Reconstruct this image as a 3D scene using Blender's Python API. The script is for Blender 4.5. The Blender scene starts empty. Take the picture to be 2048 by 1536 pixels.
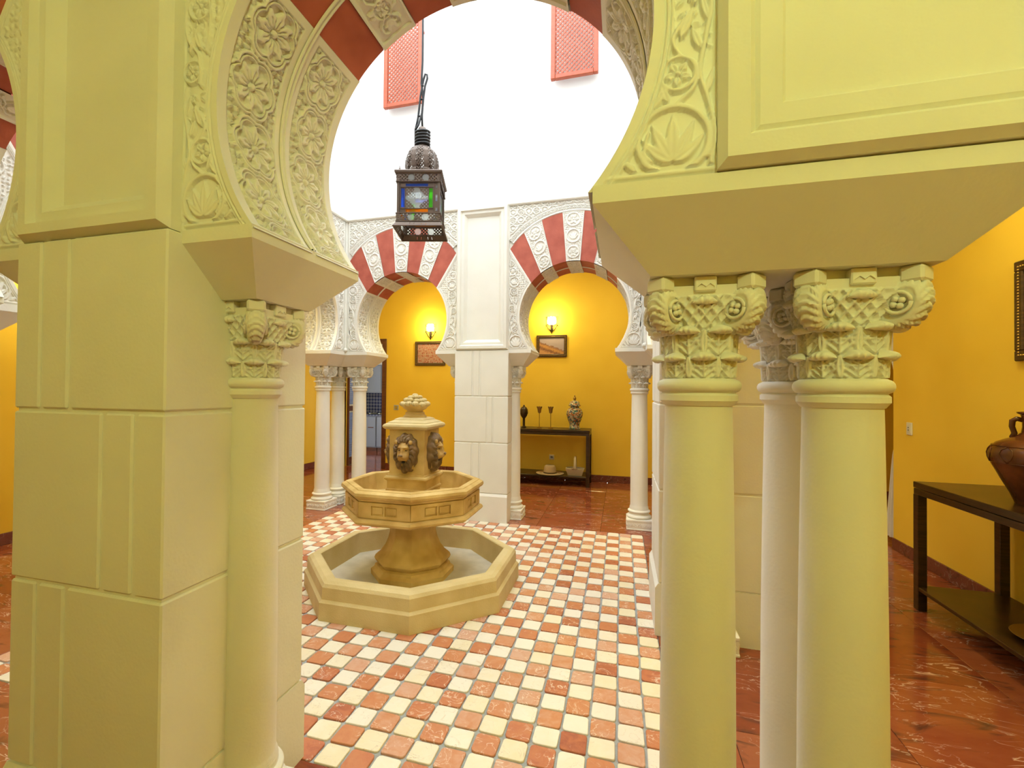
import bpy, bmesh, math, random
import numpy as np
from mathutils import Vector, Matrix

random.seed(7)
rng = np.random.default_rng(11)
PI = math.pi
scene = bpy.context.scene
COL = scene.collection

# ------------------------------------------------------------------ camera
cam_d = bpy.data.cameras.new('camera')
cam = bpy.data.objects.new('camera', cam_d)
COL.objects.link(cam)
scene.camera = cam
F_PX, CX_PX = 944.70, 972.01
cam_d.sensor_fit = 'HORIZONTAL'
cam_d.sensor_width = 36.0
cam_d.lens = F_PX / 2048 * 36.0
cam_d.shift_x = (1024 - CX_PX) / 2048
cam_d.clip_start = 0.05
CAM_LOC = Vector((-0.22893, -5.27877, 1.52607))
yaw, pitch, roll = 0.2786607, 0.0122836, 0.0090162
fwd = Vector((-math.sin(yaw) * math.cos(pitch), math.cos(yaw) * math.cos(pitch), math.sin(pitch)))
rgt = Vector((math.cos(yaw), math.sin(yaw), 0))
upv = rgt.cross(fwd)
r2 = rgt * math.cos(roll) + upv * math.sin(roll)
u2 = -rgt * math.sin(roll) + upv * math.cos(roll)
M = Matrix.Identity(4)
for i in range(3):
    M[i][0], M[i][1], M[i][2], M[i][3] = r2[i], u2[i], -fwd[i], CAM_LOC[i]
cam.matrix_world = M

# ------------------------------------------------------------------ world, exposure
SKY = 6.6
LAMP_BACK, LAMP_NEAR, LAMP_SIDE = 14.0, 56.0, 45.0
CEIL_BACK, CEIL_SIDE = 24.0, 22.0
LAMP_COL = (1.0, 0.86, 0.36)          # far lamps, and the added side and ceiling lamps
LAMP_COL_NEAR = (0.76, 1.0, 0.48)     # greenish tint of the lamps added to the near walk
w = bpy.data.worlds.new('sky')
scene.world = w
w.use_nodes = True
bg = w.node_tree.nodes['Background']
bg.inputs[0].default_value = (0.88, 0.95, 1.0, 1)
bg.inputs[1].default_value = SKY
scene.view_settings.view_transform = 'Standard'
scene.view_settings.look = 'None'
scene.view_settings.exposure = 0.0
scene.view_settings.gamma = 1.0
scene.view_settings.use_curve_mapping = False
try:
    scene.cycles.use_denoising = True
    scene.cycles.max_bounces = 6
    scene.cycles.diffuse_bounces = 4
    scene.cycles.glossy_bounces = 3
    scene.cycles.use_light_tree = False
    scene.cycles.transmission_bounces = 6
    scene.cycles.sample_clamp_indirect = 8.0
except Exception:
    pass
# sky portal over the open roof of the courtyard (guides sampling, gives off no light itself)
pl = bpy.data.lights.new('sky_portal', 'AREA')
pl.shape = 'SQUARE'
pl.size = 3.7
pl.cycles.is_portal = True
plo = bpy.data.objects.new('sky_portal', pl)
plo.location = (-1.8, -1.8, 6.85)
COL.objects.link(plo)

# ------------------------------------------------------------------ layout constants (metres)
CC = Vector((-1.8, -1.8, 0))          # courtyard centre
HALF = 1.8                            # half of the mosaic
X_R, X_L, Y_B, Y_F = 2.35, -5.9, 2.88, -6.48
Z_SPR, Z_LIP, Z_IMP = 1.993, 1.953, 1.812
Z_CORN = 3.655
Z_TOP = 6.8
Z_CEIL = 3.76
ARC_R, ARC_CZ = 0.605, 2.37
EXT_R, EXT_CZ = 0.877, 2.653
T = 0.54                              # thickness of the arcade wall
HS = 0.735                            # half span of one bay

# ------------------------------------------------------------------ materials
MATS = {}
def nodes_of(m):
    m.use_nodes = True
    nt = m.node_tree
    return nt, nt.nodes, nt.links, nt.nodes['Principled BSDF']

def setin(b, **k):
    for n, v in k.items():
        n = n.replace('_', ' ')
        if n in b.inputs:
            b.inputs[n].default_value = v

def stone(name, col, col2, rough=.75, scale=3.0, bump=.15, bscale=90., spec=.3):
    m = bpy.data.materials.new(name)
    nt, N, L, b = nodes_of(m)
    tc = N.new('ShaderNodeTexCoord')
    n1 = N.new('ShaderNodeTexNoise'); n1.inputs['Scale'].default_value = scale; n1.inputs['Detail'].default_value = 2
    L.new(tc.outputs['Object'], n1.inputs['Vector'])
    cr = N.new('ShaderNodeValToRGB')
    cr.color_ramp.elements[0].position = .35; cr.color_ramp.elements[0].color = (*col2, 1)
    cr.color_ramp.elements[1].position = .65; cr.color_ramp.elements[1].color = (*col, 1)
    L.new(n1.outputs['Fac'], cr.inputs['Fac'])
    L.new(cr.outputs['Color'], b.inputs['Base Color'])
    if bump:
        n2 = N.new('ShaderNodeTexNoise'); n2.inputs['Scale'].default_value = bscale; n2.inputs['Detail'].default_value = 1
        L.new(tc.outputs['Object'], n2.inputs['Vector'])
        bp = N.new('ShaderNodeBump'); bp.inputs['Strength'].default_value = bump; bp.inputs['Distance'].default_value = .004
        L.new(n2.outputs['Fac'], bp.inputs['Height']); L.new(bp.outputs['Normal'], b.inputs['Normal'])
    setin(b, Roughness=rough)
    b.inputs['Specular IOR Level'].default_value = spec
    MATS[name] = m
    return m

def plain(name, col, rough=.5, metal=0., spec=.5, alpha=None, trans=0., emit=None, es=0.):
    m = bpy.data.materials.new(name)
    nt, N, L, b = nodes_of(m)
    setin(b, Base_Color=(*col, 1), Roughness=rough, Metallic=metal)
    b.inputs['Specular IOR Level'].default_value = spec
    if trans: b.inputs['Transmission Weight'].default_value = trans
    if emit:
        b.inputs['Emission Color'].default_value = (*emit, 1)
        b.inputs['Emission Strength'].default_value = es
    # a little procedural roughness so that nothing is perfectly uniform
    tc = N.new('ShaderNodeTexCoord'); nz = N.new('ShaderNodeTexNoise'); nz.inputs['Scale'].default_value = 14
    mr = N.new('ShaderNodeMapRange'); mr.inputs['To Min'].default_value = max(0., rough - .06); mr.inputs['To Max'].default_value = min(1., rough + .06)
    L.new(tc.outputs['Object'], nz.inputs['Vector']); L.new(nz.outputs['Fac'], mr.inputs['Value']); L.new(mr.outputs['Result'], b.inputs['Roughness'])
    MATS[name] = m
    return m

def marble(name, ramp, rough, scale, vein_col, vein_w, dark_col=None, stretch=(1, 1, 1), per_obj=True, bump=0.0):
    """marble: base ramp driven by a per-piece random value and noise, thin light veins, optional dark streaks"""
    m = bpy.data.materials.new(name)
    nt, N, L, b = nodes_of(m)
    geo = N.new('ShaderNodeNewGeometry'); oi = N.new('ShaderNodeObjectInfo')
    add = N.new('ShaderNodeMath'); add.operation = 'ADD'
    L.new(geo.outputs['Random Per Island'], add.inputs[0]); L.new(oi.outputs['Random'], add.inputs[1])
    fr = N.new('ShaderNodeMath'); fr.operation = 'FRACT'; L.new(add.outputs[0], fr.inputs[0])
    mul = N.new('ShaderNodeMath'); mul.operation = 'MULTIPLY'; mul.inputs[1].default_value = 37.0; L.new(fr.outputs[0], mul.inputs[0])
    cmb = N.new('ShaderNodeCombineXYZ')
    for i in range(3): L.new(mul.outputs[0], cmb.inputs[i])
    vadd = N.new('ShaderNodeVectorMath'); vadd.operation = 'ADD'
    L.new(geo.outputs['Position'], vadd.inputs[0]); L.new(cmb.outputs[0], vadd.inputs[1])
    mp = N.new('ShaderNodeMapping'); mp.inputs['Scale'].default_value = stretch
    L.new(vadd.outputs[0] if per_obj else geo.outputs['Position'], mp.inputs['Vector'])
    n1 = N.new('ShaderNodeTexNoise'); n1.inputs['Scale'].default_value = scale; n1.inputs['Detail'].default_value = 5; n1.inputs['Roughness'].default_value = .65; n1.inputs['Distortion'].default_value = .6
    L.new(mp.outputs[0], n1.inputs['Vector'])
    mix = N.new('ShaderNodeMath'); mix.operation = 'MULTIPLY_ADD'; mix.inputs[1].default_value = .55
    L.new(fr.outputs[0], mix.inputs[0]); 
    h = N.new('ShaderNodeMath'); h.operation = 'MULTIPLY'; h.inputs[1].default_value = .5; L.new(n1.outputs['Fac'], h.inputs[0]); L.new(h.outputs[0], mix.inputs[2])
    cr = N.new('ShaderNodeValToRGB'); e = cr.color_ramp.elements
    while len(e) > 1: e.remove(e[0])
    e[0].position = ramp[0][0]; e[0].color = (*ramp[0][1], 1)
    for pos, c in ramp[1:]:
        k = e.new(pos); k.color = (*c, 1)
    L.new(mix.outputs[0], cr.inputs['Fac'])
    # veins
    n2 = N.new('ShaderNodeTexNoise'); n2.inputs['Scale'].default_value = scale * .55; n2.inputs['Detail'].default_value = 6; n2.inputs['Distortion'].default_value = 1.6
    L.new(mp.outputs[0], n2.inputs['Vector'])
    s = N.new('ShaderNodeMath'); s.operation = 'SUBTRACT'; s.inputs[1].default_value = .5; L.new(n2.outputs['Fac'], s.inputs[0])
    a = N.new('ShaderNodeMath'); a.operation = 'ABSOLUTE'; L.new(s.outputs[0], a.inputs[0])
    mr = N.new('ShaderNodeMapRange'); mr.inputs['From Min'].default_value = 0; mr.inputs['From Max'].default_value = vein_w; mr.inputs['To Min'].default_value = 1; mr.inputs['To Max'].default_value = 0
    L.new(a.outputs[0], mr.inputs['Value'])
    n3 = N.new('ShaderNodeTexNoise'); n3.inputs['Scale'].default_value = scale * .3; L.new(mp.outputs[0], n3.inputs['Vector'])
    m3 = N.new('ShaderNodeMapRange'); m3.inputs['From Min'].default_value = .44; m3.inputs['From Max'].default_value = .56; L.new(n3.outputs['Fac'], m3.inputs['Value'])
    vm = N.new('ShaderNodeMath'); vm.operation = 'MULTIPLY'; L.new(mr.outputs[0], vm.inputs[0]); L.new(m3.outputs[0], vm.inputs[1])
    mx = N.new('ShaderNodeMixRGB'); mx.inputs['Color2'].default_value = (*vein_col, 1)
    L.new(vm.outputs[0], mx.inputs['Fac']); L.new(cr.outputs['Color'], mx.inputs['Color1'])
    out = mx.outputs['Color']
    if dark_col:
        n4 = N.new('ShaderNodeTexNoise'); n4.inputs['Scale'].default_value = scale * .45; n4.inputs['Detail'].default_value = 5; n4.inputs['Distortion'].default_value = 2.2
        mp2 = N.new('ShaderNodeMapping'); mp2.inputs['Location'].default_value = (4.2, 1.7, .3); L.new(mp.outputs[0], mp2.inputs['Vector']); L.new(mp2.outputs[0], n4.inputs['Vector'])
        m4 = N.new('ShaderNodeMapRange'); m4.inputs['From Min'].default_value = .56; m4.inputs['From Max'].default_value = .72; m4.inputs['To Max'].default_value = .85; L.new(n4.outputs['Fac'], m4.inputs['Value'])
        mx2 = N.new('ShaderNodeMixRGB'); mx2.inputs['Color2'].default_value = (*dark_col, 1)
        L.new(m4.outputs[0], mx2.inputs['Fac']); L.new(out, mx2.inputs['Color1']); out = mx2.outputs['Color']
    L.new(out, b.inputs['Base Color'])
    setin(b, Roughness=rough)
    if bump:
        bp = N.new('ShaderNodeBump'); bp.inputs['Strength'].default_value = bump; bp.inputs['Distance'].default_value = .003
        L.new(n1.outputs['Fac'], bp.inputs['Height']); L.new(bp.outputs['Normal'], b.inputs['Normal'])
    MATS[name] = m
    return m

def wood(name, col, col2, rough=.4, scale=(2, 2, 30)):
    m = bpy.data.materials.new(name)
    nt, N, L, b = nodes_of(m)
    tc = N.new('ShaderNodeTexCoord'); mp = N.new('ShaderNodeMapping'); mp.inputs['Scale'].default_value = scale
    n1 = N.new('ShaderNodeTexNoise'); n1.inputs['Scale'].default_value = 3; n1.inputs['Detail'].default_value = 6
    cr = N.new('ShaderNodeValToRGB'); cr.color_ramp.elements[0].position = .4; cr.color_ramp.elements[1].position = .65
    cr.color_ramp.elements[0].color = (*col, 1); cr.color_ramp.elements[1].color = (*col2, 1)
    L.new(tc.outputs['Object'], mp.inputs['Vector']); L.new(mp.outputs[0], n1.inputs['Vector']); L.new(n1.outputs['Fac'], cr.inputs['Fac']); L.new(cr.outputs['Color'], b.inputs['Base Color'])
    bp = N.new('ShaderNodeBump'); bp.inputs['Strength'].default_value = .15; bp.inputs['Distance'].default_value = .002
    L.new(n1.outputs['Fac'], bp.inputs['Height']); L.new(bp.outputs['Normal'], b.inputs['Normal'])
    setin(b, Roughness=rough)
    MATS[name] = m
    return m

stone('cast_stone', (.83, .81, .725), (.79, .77, .68), rough=.78)
stone('carved_stone', (.85, .83, .755), (.81, .785, .70), rough=.8, bump=0)
stone('red_paint', (.50, .13, .085), (.40, .095, .062), rough=.7, scale=7, bump=.25, bscale=60)
stone('yellow_plaster', (.88, .62, .075), (.84, .575, .06), rough=.62, scale=1.5, bump=0, spec=.35)
stone('white_plaster', (.88, .88, .86), (.86, .86, .84), rough=.85, scale=2, bump=0)
stone('ceiling_plaster', (.82, .78, .66), (.80, .76, .64), rough=.9, scale=2, bump=0)
stone('fountain_stone', (.76, .54, .20), (.55, .35, .098), rough=.6, scale=6, bump=.35, bscale=120, spec=.35)
stone('fountain_pale', (.72, .58, .29), (.63, .49, .22), rough=.62, scale=5, bump=.35, bscale=130, spec=.35)
stone('basin_floor', (.66, .60, .46), (.56, .51, .38), rough=.9, scale=8, bump=.3, bscale=100)
stone('mane_stone', (.27, .17, .085), (.15, .092, .042), rough=.55, scale=20, bump=.3, bscale=110)
stone('muzzle_stone', (.66, .43, .14), (.44, .26, .075), rough=.55, scale=14, bump=.3, bscale=140)
stone('grout', (.40, .42, .42), (.33, .35, .35), rough=.9, scale=30, bump=.5, bscale=200)
marble('tile_red', [(.14, (.30, .07, .042)), (.34, (.50, .165, .075)), (.56, (.58, .24, .105)), (.82, (.64, .39, .28))], .38, 20, (.82, .70, .58), .016, None, bump=.15)
marble('tile_cream', [(.12, (.80, .74, .62)), (.45, (.84, .79, .67)), (.8, (.80, .70, .48))], .38, 14, (.62, .50, .36), .007, None, bump=.15)
marble('red_marble', [(.1, (.19, .040, .020)), (.4, (.28, .066, .030)), (.75, (.34, .105, .05))], .10, 5.5, (.70, .47, .38), .012, (.07, .03, .025), stretch=(1, 2.6, 1))
marble('dark_marble', [(.1, (.12, .035, .03)), (.5, (.17, .05, .045)), (.8, (.21, .075, .07))], .16, 14, (.35, .22, .22), .014, (.05, .025, .025))
wood('dark_wood', (.020, .010, .005), (.052, .024, .010), rough=.28)
wood('door_wood', (.09, .028, .014), (.15, .05, .024), rough=.4)
wood('shutter_wood', (.36, .068, .024), (.42, .09, .034), rough=.45, scale=(6, 6, 20))
wood('frame_wood', (.035, .016, .007), (.08, .038, .014), rough=.4)
plain('bronze', (.13, .095, .075), rough=.45, metal=.7)
plain('gold_bead', (.42, .27, .07), rough=.4, metal=.8)
plain('iron', (.05, .032, .018), rough=.5, metal=.6)
plain('brass', (.33, .22, .08), rough=.38, metal=.9)
plain('black_cable', (.012, .014, .018), rough=.45)
plain('white_plastic', (.72, .72, .70), rough=.35)
plain('grey_plastic', (.45, .47, .50), rough=.35)
plain('dark_hole', (.03, .03, .03), rough=.7)
plain('curtain', (.86, .87, .92), rough=.85)
plain('cabinet_blue_cast', (.21, .23, .29), rough=.35)  # white cabinets with the blue cast of daylight put into their colour
plain('louvre_blue_light', (.24, .30, .50), rough=.15, spec=.8)  # blue window light on the slats is painted into this colour
plain('steel', (.5, .52, .55), rough=.25, metal=1.)
def stained(name, c):
    """thin pressed glass: lets light through in its own colour, with a little gloss"""
    m = bpy.data.materials.new(name); nt, N, L, b = nodes_of(m)
    out = N['Material Output']; tl = N.new('ShaderNodeBsdfTranslucent'); tp = N.new('ShaderNodeBsdfTransparent'); mx = N.new('ShaderNodeMixShader'); mx2 = N.new('ShaderNodeMixShader')
    tl.inputs['Color'].default_value = (*c, 1); tp.inputs['Color'].default_value = (*c, 1)
    tc = N.new('ShaderNodeTexCoord'); vz = N.new('ShaderNodeTexVoronoi'); vz.inputs['Scale'].default_value = 90; bp = N.new('ShaderNodeBump'); bp.inputs['Strength'].default_value = .5; bp.inputs['Distance'].default_value = .002
    L.new(tc.outputs['Object'], vz.inputs['Vector']); L.new(vz.outputs['Distance'], bp.inputs['Height']); L.new(bp.outputs['Normal'], b.inputs['Normal']); L.new(bp.outputs['Normal'], tl.inputs['Normal'])
    setin(b, Base_Color=(*c, 1), Roughness=.2)
    mx.inputs[0].default_value = .75; L.new(tl.outputs[0], mx.inputs[1]); L.new(tp.outputs[0], mx.inputs[2])
    mx2.inputs[0].default_value = .15; L.new(mx.outputs[0], mx2.inputs[1]); L.new(b.outputs[0], mx2.inputs[2]); L.new(mx2.outputs[0], out.inputs['Surface'])
    MATS[name] = m
for nm, c in (('glass_blue', (.14, .32, 1.0)), ('glass_green', (.30, 1.0, .12)), ('glass_orange', (1.0, .45, .04)), ('glass_clear', (.93, .98, 1.0)), ('glass_rose', (.85, .62, .62))):
    stained(nm, c)
plain('bulb', (1, .95, .8), emit=(1, .86, .42), es=14.)
MATS['bulb'].cycles.emission_sampling = 'NONE'

def glazed_jar():
    m = bpy.data.materials.new('painted_porcelain'); nt, N, L, b = nodes_of(m)
    tc = N.new('ShaderNodeTexCoord'); v = N.new('ShaderNodeTexVoronoi'); v.inputs['Scale'].default_value = 48
    L.new(tc.outputs['Object'], v.inputs['Vector'])
    cr = N.new('ShaderNodeValToRGB'); cr.color_ramp.interpolation = 'CONSTANT'
    e = cr.color_ramp.elements
    cols = [(0, (.48, .45, .36)), (.25, (.05, .15, .13)), (.42, (.42, .38, .30)), (.55, (.36, .11, .04)), (.70, (.08, .11, .18)), (.85, (.45, .30, .16))]
    e[0].position = 0; e[0].color = (*cols[0][1], 1); e[1].position = cols[1][0]; e[1].color = (*cols[1][1], 1)
    for p, c in cols[2:]:
        k = e.new(p); k.color = (*c, 1)
    sep = N.new('ShaderNodeSeparateColor'); L.new(v.outputs['Color'], sep.inputs[0]); L.new(sep.outputs[0], cr.inputs['Fac'])
    L.new(cr.outputs['Color'], b.inputs['Base Color']); setin(b, Roughness=.15)
    MATS['painted_porcelain'] = m
glazed_jar()

def clay_pot():
    m = bpy.data.materials.new('brown_glaze'); nt, N, L, b = nodes_of(m)
    tc = N.new('ShaderNodeTexCoord'); n1 = N.new('ShaderNodeTexNoise'); n1.inputs['Scale'].default_value = 7; n1.inputs['Detail'].default_value = 6
    cr = N.new('ShaderNodeValToRGB'); cr.color_ramp.elements[0].position = .35; cr.color_ramp.elements[1].position = .7
    cr.color_ramp.elements[0].color = (.055, .014, .005, 1); cr.color_ramp.elements[1].color = (.16, .05, .014, 1)
    L.new(tc.outputs['Object'], n1.inputs['Vector']); L.new(n1.outputs['Fac'], cr.inputs['Fac']); L.new(cr.outputs['Color'], b.inputs['Base Color'])
    setin(b, Roughness=.22)
    MATS['brown_glaze'] = m
clay_pot()

def straw(name, c1, c2, s=70):
    m = bpy.data.materials.new(name); nt, N, L, b = nodes_of(m)
    tc = N.new('ShaderNodeTexCoord'); wv = N.new('ShaderNodeTexWave'); wv.inputs['Scale'].default_value = s; wv.inputs['Distortion'].default_value = 2; wv.bands_direction = 'Z'
    cr = N.new('ShaderNodeValToRGB'); cr.color_ramp.elements[0].color = (*c1, 1); cr.color_ramp.elements[1].color = (*c2, 1)
    L.new(tc.outputs['Object'], wv.inputs['Vector']); L.new(wv.outputs['Fac'], cr.inputs['Fac']); L.new(cr.outputs['Color'], b.inputs['Base Color'])
    bp = N.new('ShaderNodeBump'); bp.inputs['Strength'].default_value = .4; bp.inputs['Distance'].default_value = .003
    L.new(wv.outputs['Fac'], bp.inputs['Height']); L.new(bp.outputs['Normal'], b.inputs['Normal'])
    setin(b, Roughness=.8); MATS[name] = m
straw('straw', (.42, .30, .17), (.62, .48, .31)); straw('basket_weave', (.50, .42, .28), (.72, .64, .47), 55)

def painting(name, kind):
    """flat prints: a hillside town under a mauve sky, or a crowd in red and rose"""
    m = bpy.data.materials.new(name); nt, N, L, b = nodes_of(m)
    tc = N.new('ShaderNodeTexCoord'); sx = N.new('ShaderNodeSeparateXYZ'); L.new(tc.outputs['Generated'], sx.inputs[0])
    nz = N.new('ShaderNodeTexNoise'); nz.inputs['Scale'].default_value = 9 if kind == 'town' else 12; nz.inputs['Detail'].default_value = 6
    mp = N.new('ShaderNodeMapping'); mp.inputs['Scale'].default_value = (1.5, 1, 1); L.new(tc.outputs['Generated'], mp.inputs['Vector']); L.new(mp.outputs[0], nz.inputs['Vector'])
    if kind == 'town':
        # horizon falls from left to right
        h = N.new('ShaderNodeMath'); h.operation = 'MULTIPLY_ADD'; h.inputs[1].default_value = .55; L.new(sx.outputs['X'], h.inputs[0]); L.new(sx.outputs['Z'], h.inputs[2])
        h2 = N.new('ShaderNodeMath'); h2.operation = 'MULTIPLY_ADD'; h2.inputs[1].default_value = .35; L.new(nz.outputs['Fac'], h2.inputs[0]); L.new(h.outputs[0], h2.inputs[2])
        cr = N.new('ShaderNodeValToRGB'); e = cr.color_ramp.elements; cr.color_ramp.interpolation = 'LINEAR'
        e[0].position = .15; e[0].color = (.42, .22, .12, 1); e[1].position = 1.0; e[1].color = (.36, .29, .36, 1)
        for p, c in ((.45, (.48, .25, .12)), (.62, (.17, .07, .05)), (.78, (.50, .25, .09)), (.93, (.20, .10, .09)), (.96, (.36, .29, .36))):
            k = e.new(p); k.color = (*c, 1)
        L.new(h2.outputs[0], cr.inputs['Fac'])
    else:
        cr = N.new('ShaderNodeValToRGB'); e = cr.color_ramp.elements
        e[0].position = .36; e[0].color = (.22, .07, .06, 1); e[1].position = .64; e[1].color = (.52, .36, .30, 1)
        for p, c in ((.44, (.42, .10, .08)), (.5, (.46, .30, .26)), (.57, (.30, .16, .18))):
            k = e.new(p); k.color = (*c, 1)
        L.new(nz.outputs['Fac'], cr.inputs['Fac'])
    L.new(cr.outputs['Color'], b.inputs['Base Color']); setin(b, Roughness=.35)
    MATS[name] = m
painting('town_print', 'town'); painting('crowd_print', 'crowd')

def blue_tiles():
    m = bpy.data.materials.new('blue_backsplash'); nt, N, L, b = nodes_of(m)
    tc = N.new('ShaderNodeTexCoord'); mp = N.new('ShaderNodeMapping'); mp.inputs['Rotation'].default_value = (0, PI / 4, 0); mp.inputs['Scale'].default_value = (17, 17, 17)
    ck = N.new('ShaderNodeTexChecker'); ck.inputs['Scale'].default_value = 1; ck.inputs['Color1'].default_value = (.015, .022, .09, 1); ck.inputs['Color2'].default_value = (.14, .15, .22, 1)
    L.new(tc.outputs['Object'], mp.inputs['Vector']); L.new(mp.outputs[0], ck.inputs['Vector']); L.new(ck.outputs['Color'], b.inputs['Base Color']); setin(b, Roughness=.2)
    MATS['blue_backsplash'] = m
blue_tiles()

# ------------------------------------------------------------------ mesh helpers
class MB:
    def __init__(self): self.v = []; self.f = []; self.m = []
    def add(self, verts, faces, mi=0):
        o = len(self.v); self.v += [tuple(p) for p in verts]; self.f += [tuple(i + o for i in f) for f in faces]; self.m += [mi] * len(faces); return self
    def box(self, x0, x1, y0, y1, z0, z1, mi=0):
        v = [(x, y, z) for z in (z0, z1) for y in (y0, y1) for x in (x0, x1)]
        return self.add(v, [(0, 2, 3, 1), (4, 5, 7, 6), (0, 1, 5, 4), (2, 6, 7, 3), (0, 4, 6, 2), (1, 3, 7, 5)], mi)
    def bevbox(self, x0, x1, y0, y1, z0, z1, b=.006, mi=0):
        """box with bevelled edges"""
        bm = bmesh.new(); bmesh.ops.create_cube(bm, size=1)
        for v in bm.verts: v.co = Vector(((x0 + x1) / 2 + v.co.x * (x1 - x0), (y0 + y1) / 2 + v.co.y * (y1 - y0), (z0 + z1) / 2 + v.co.z * (z1 - z0)))
        bmesh.ops.bevel(bm, geom=bm.edges[:], offset=b, segments=1, affect='EDGES')
        bm.verts.index_update(); self.add([v.co.copy() for v in bm.verts], [[v.index for v in f.verts] for f in bm.faces], mi); bm.free(); return self
    def loft(self, rings, cap0=True, cap1=True, closed=True, mi=0):
        n = len(rings[0]); v = [p for r in rings for p in r]; f = []
        for i in range(len(rings) - 1):
            for j in range(n if closed else n - 1):
                k = (j + 1) % n
                f.append((i * n + j, i * n + k, (i + 1) * n + k, (i + 1) * n + j))
        if cap0: f.append(tuple(range(n - 1, -1, -1)))
        if cap1: f.append(tuple((len(rings) - 1) * n + j for j in range(n)))
        return self.add(v, f, mi)
    def lathe(self, prof, n=32, c=(0, 0, 0), phase=0., cap0=True, cap1=True, mi=0):
        rings = [[(c[0] + r * math.cos(phase + 2 * PI * j / n), c[1] + r * math.sin(phase + 2 * PI * j / n), c[2] + z) for j in range(n)] for r, z in prof]
        return self.loft(rings, cap0, cap1, mi=mi)
    def tube(self, pts, r, n=8, cap=True, mi=0):
        pts = [Vector(p) for p in pts]; rings = []
        rs = r if isinstance(r, (list, tuple)) else [r] * len(pts)
        prev = None
        for i, p in enumerate(pts):
            d = (pts[min(i + 1, len(pts) - 1)] - pts[max(i - 1, 0)])
            if d.length < 1e-9: d = Vector((0, 0, 1))
            d.normalize()
            if prev is None:
                a = Vector((0, 0, 1)) if abs(d.z) < .9 else Vector((1, 0, 0)); u = d.cross(a).normalized()
            else:
                u = (prev - d * prev.dot(d))
                u = u.normalized() if u.length > 1e-6 else d.orthogonal().normalized()
            prev = u; vv = d.cross(u)
            rings.append([p + (u * math.cos(2 * PI * j / n) + vv * math.sin(2 * PI * j / n)) * rs[i] for j in range(n)])
        return self.loft(rings, cap, cap, mi=mi)
    def ball(self, c, r, nu=12, nv=8, sc=(1, 1, 1), rot=None, mi=0):
        rings = []
        for i in range(1, nv):
            t = PI * i / nv
            rings.append([Vector((math.sin(t) * math.cos(2 * PI * j / nu) * r * sc[0], math.sin(t) * math.sin(2 * PI * j / nu) * r * sc[1], -math.cos(t) * r * sc[2])) for j in range(nu)])
        if rot is not None: rings = [[rot @ p for p in q] for q in rings]
        C = Vector(c); return self.loft([[p + C for p in q] for q in rings], mi=mi)
    def build(self, name, mat, parent=None, smooth=False, loc=None, fix=True):
        me = bpy.data.meshes.new(name); me.from_pydata(self.v, [], self.f)
        mats = mat if isinstance(mat, (list, tuple)) else [mat]
        for q in mats: me.materials.append(MATS[q])
        if len(mats) > 1: me.polygons.foreach_set('material_index', self.m)
        if fix:
            bm = bmesh.new(); bm.from_mesh(me); bmesh.ops.recalc_face_normals(bm, faces=bm.faces[:]); bm.to_mesh(me); bm.free()
        if smooth: shade(me, smooth)
        return obj(name, me, parent, loc)

def shade(me, ang):
    me.polygons.foreach_set('use_smooth', [True] * len(me.polygons))
    if ang is not True:
        try: me.set_sharp_from_angle(angle=math.radians(ang))
        except Exception: pass

def obj(name, me, parent=None, loc=None, rz=None):
    o = bpy.data.objects.new(name, me); COL.objects.link(o)
    if parent is not None: o.parent = parent
    if loc is not None: o.location = loc
    if rz is not None: o.rotation_euler = (0, 0, rz)
    return o

def tag(o, label=None, cat=None, group=None, kind=None):
    if label: o['label'] = label
    if cat: o['category'] = cat
    if group: o['group'] = group
    if kind: o['kind'] = kind
    return o

def thing(name, label, cat, loc=(0, 0, 0), rz=0., group=None, kind=None):
    o = bpy.data.objects.new(name, None); COL.objects.link(o); o.location = loc; o.rotation_euler = (0, 0, rz)
    o.empty_display_size = .05
    return tag(o, label, cat, group, kind)

def grid_arrays(P, flip=False):
    n, m = P.shape[:2]
    idx = np.arange(n * m).reshape(n, m)
    f = np.stack([idx[:-1, :-1], idx[1:, :-1], idx[1:, 1:], idx[:-1, 1:]], -1).reshape(-1, 4)
    if flip: f = f[:, ::-1]
    return P.reshape(-1, 3), f

def np_mesh(name, parts, mat, smooth=True, ang=None):
    """one mesh from numpy patches [(verts, quads)], a material name or one name per patch"""
    V = np.concatenate([p[0] for p in parts]); off = np.cumsum([0] + [len(p[0]) for p in parts])
    Fq = np.concatenate([p[1] + o for p, o in zip(parts, off)]).astype(np.int32)
    me = bpy.data.meshes.new(name)
    me.vertices.add(len(V)); me.vertices.foreach_set('co', V.astype(np.float32).ravel())
    me.loops.add(Fq.size); me.loops.foreach_set('vertex_index', Fq.ravel())
    me.polygons.add(len(Fq)); me.polygons.foreach_set('loop_start', np.arange(0, Fq.size, 4, dtype=np.int32))
    mats = mat if isinstance(mat, (list, tuple)) else [mat]
    names = list(dict.fromkeys(mats))
    for q in names: me.materials.append(MATS[q])
    if len(names) > 1:
        mi = np.concatenate([np.full(len(p[1]), names.index(mats[i]), np.int32) for i, p in enumerate(parts)])
        me.polygons.foreach_set('material_index', mi)
    me.polygons.foreach_set('use_smooth', np.full(len(Fq), smooth))
    me.update(calc_edges=True); me.validate()
    if ang: shade(me, ang)
    return me

# ================================================================== THE SETTING
def struct(name, mb, mat, label=None, smooth=False):
    o = mb.build(name, mat, smooth=smooth); o['kind'] = 'structure'
    if label: o['label'] = label
    return o

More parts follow.
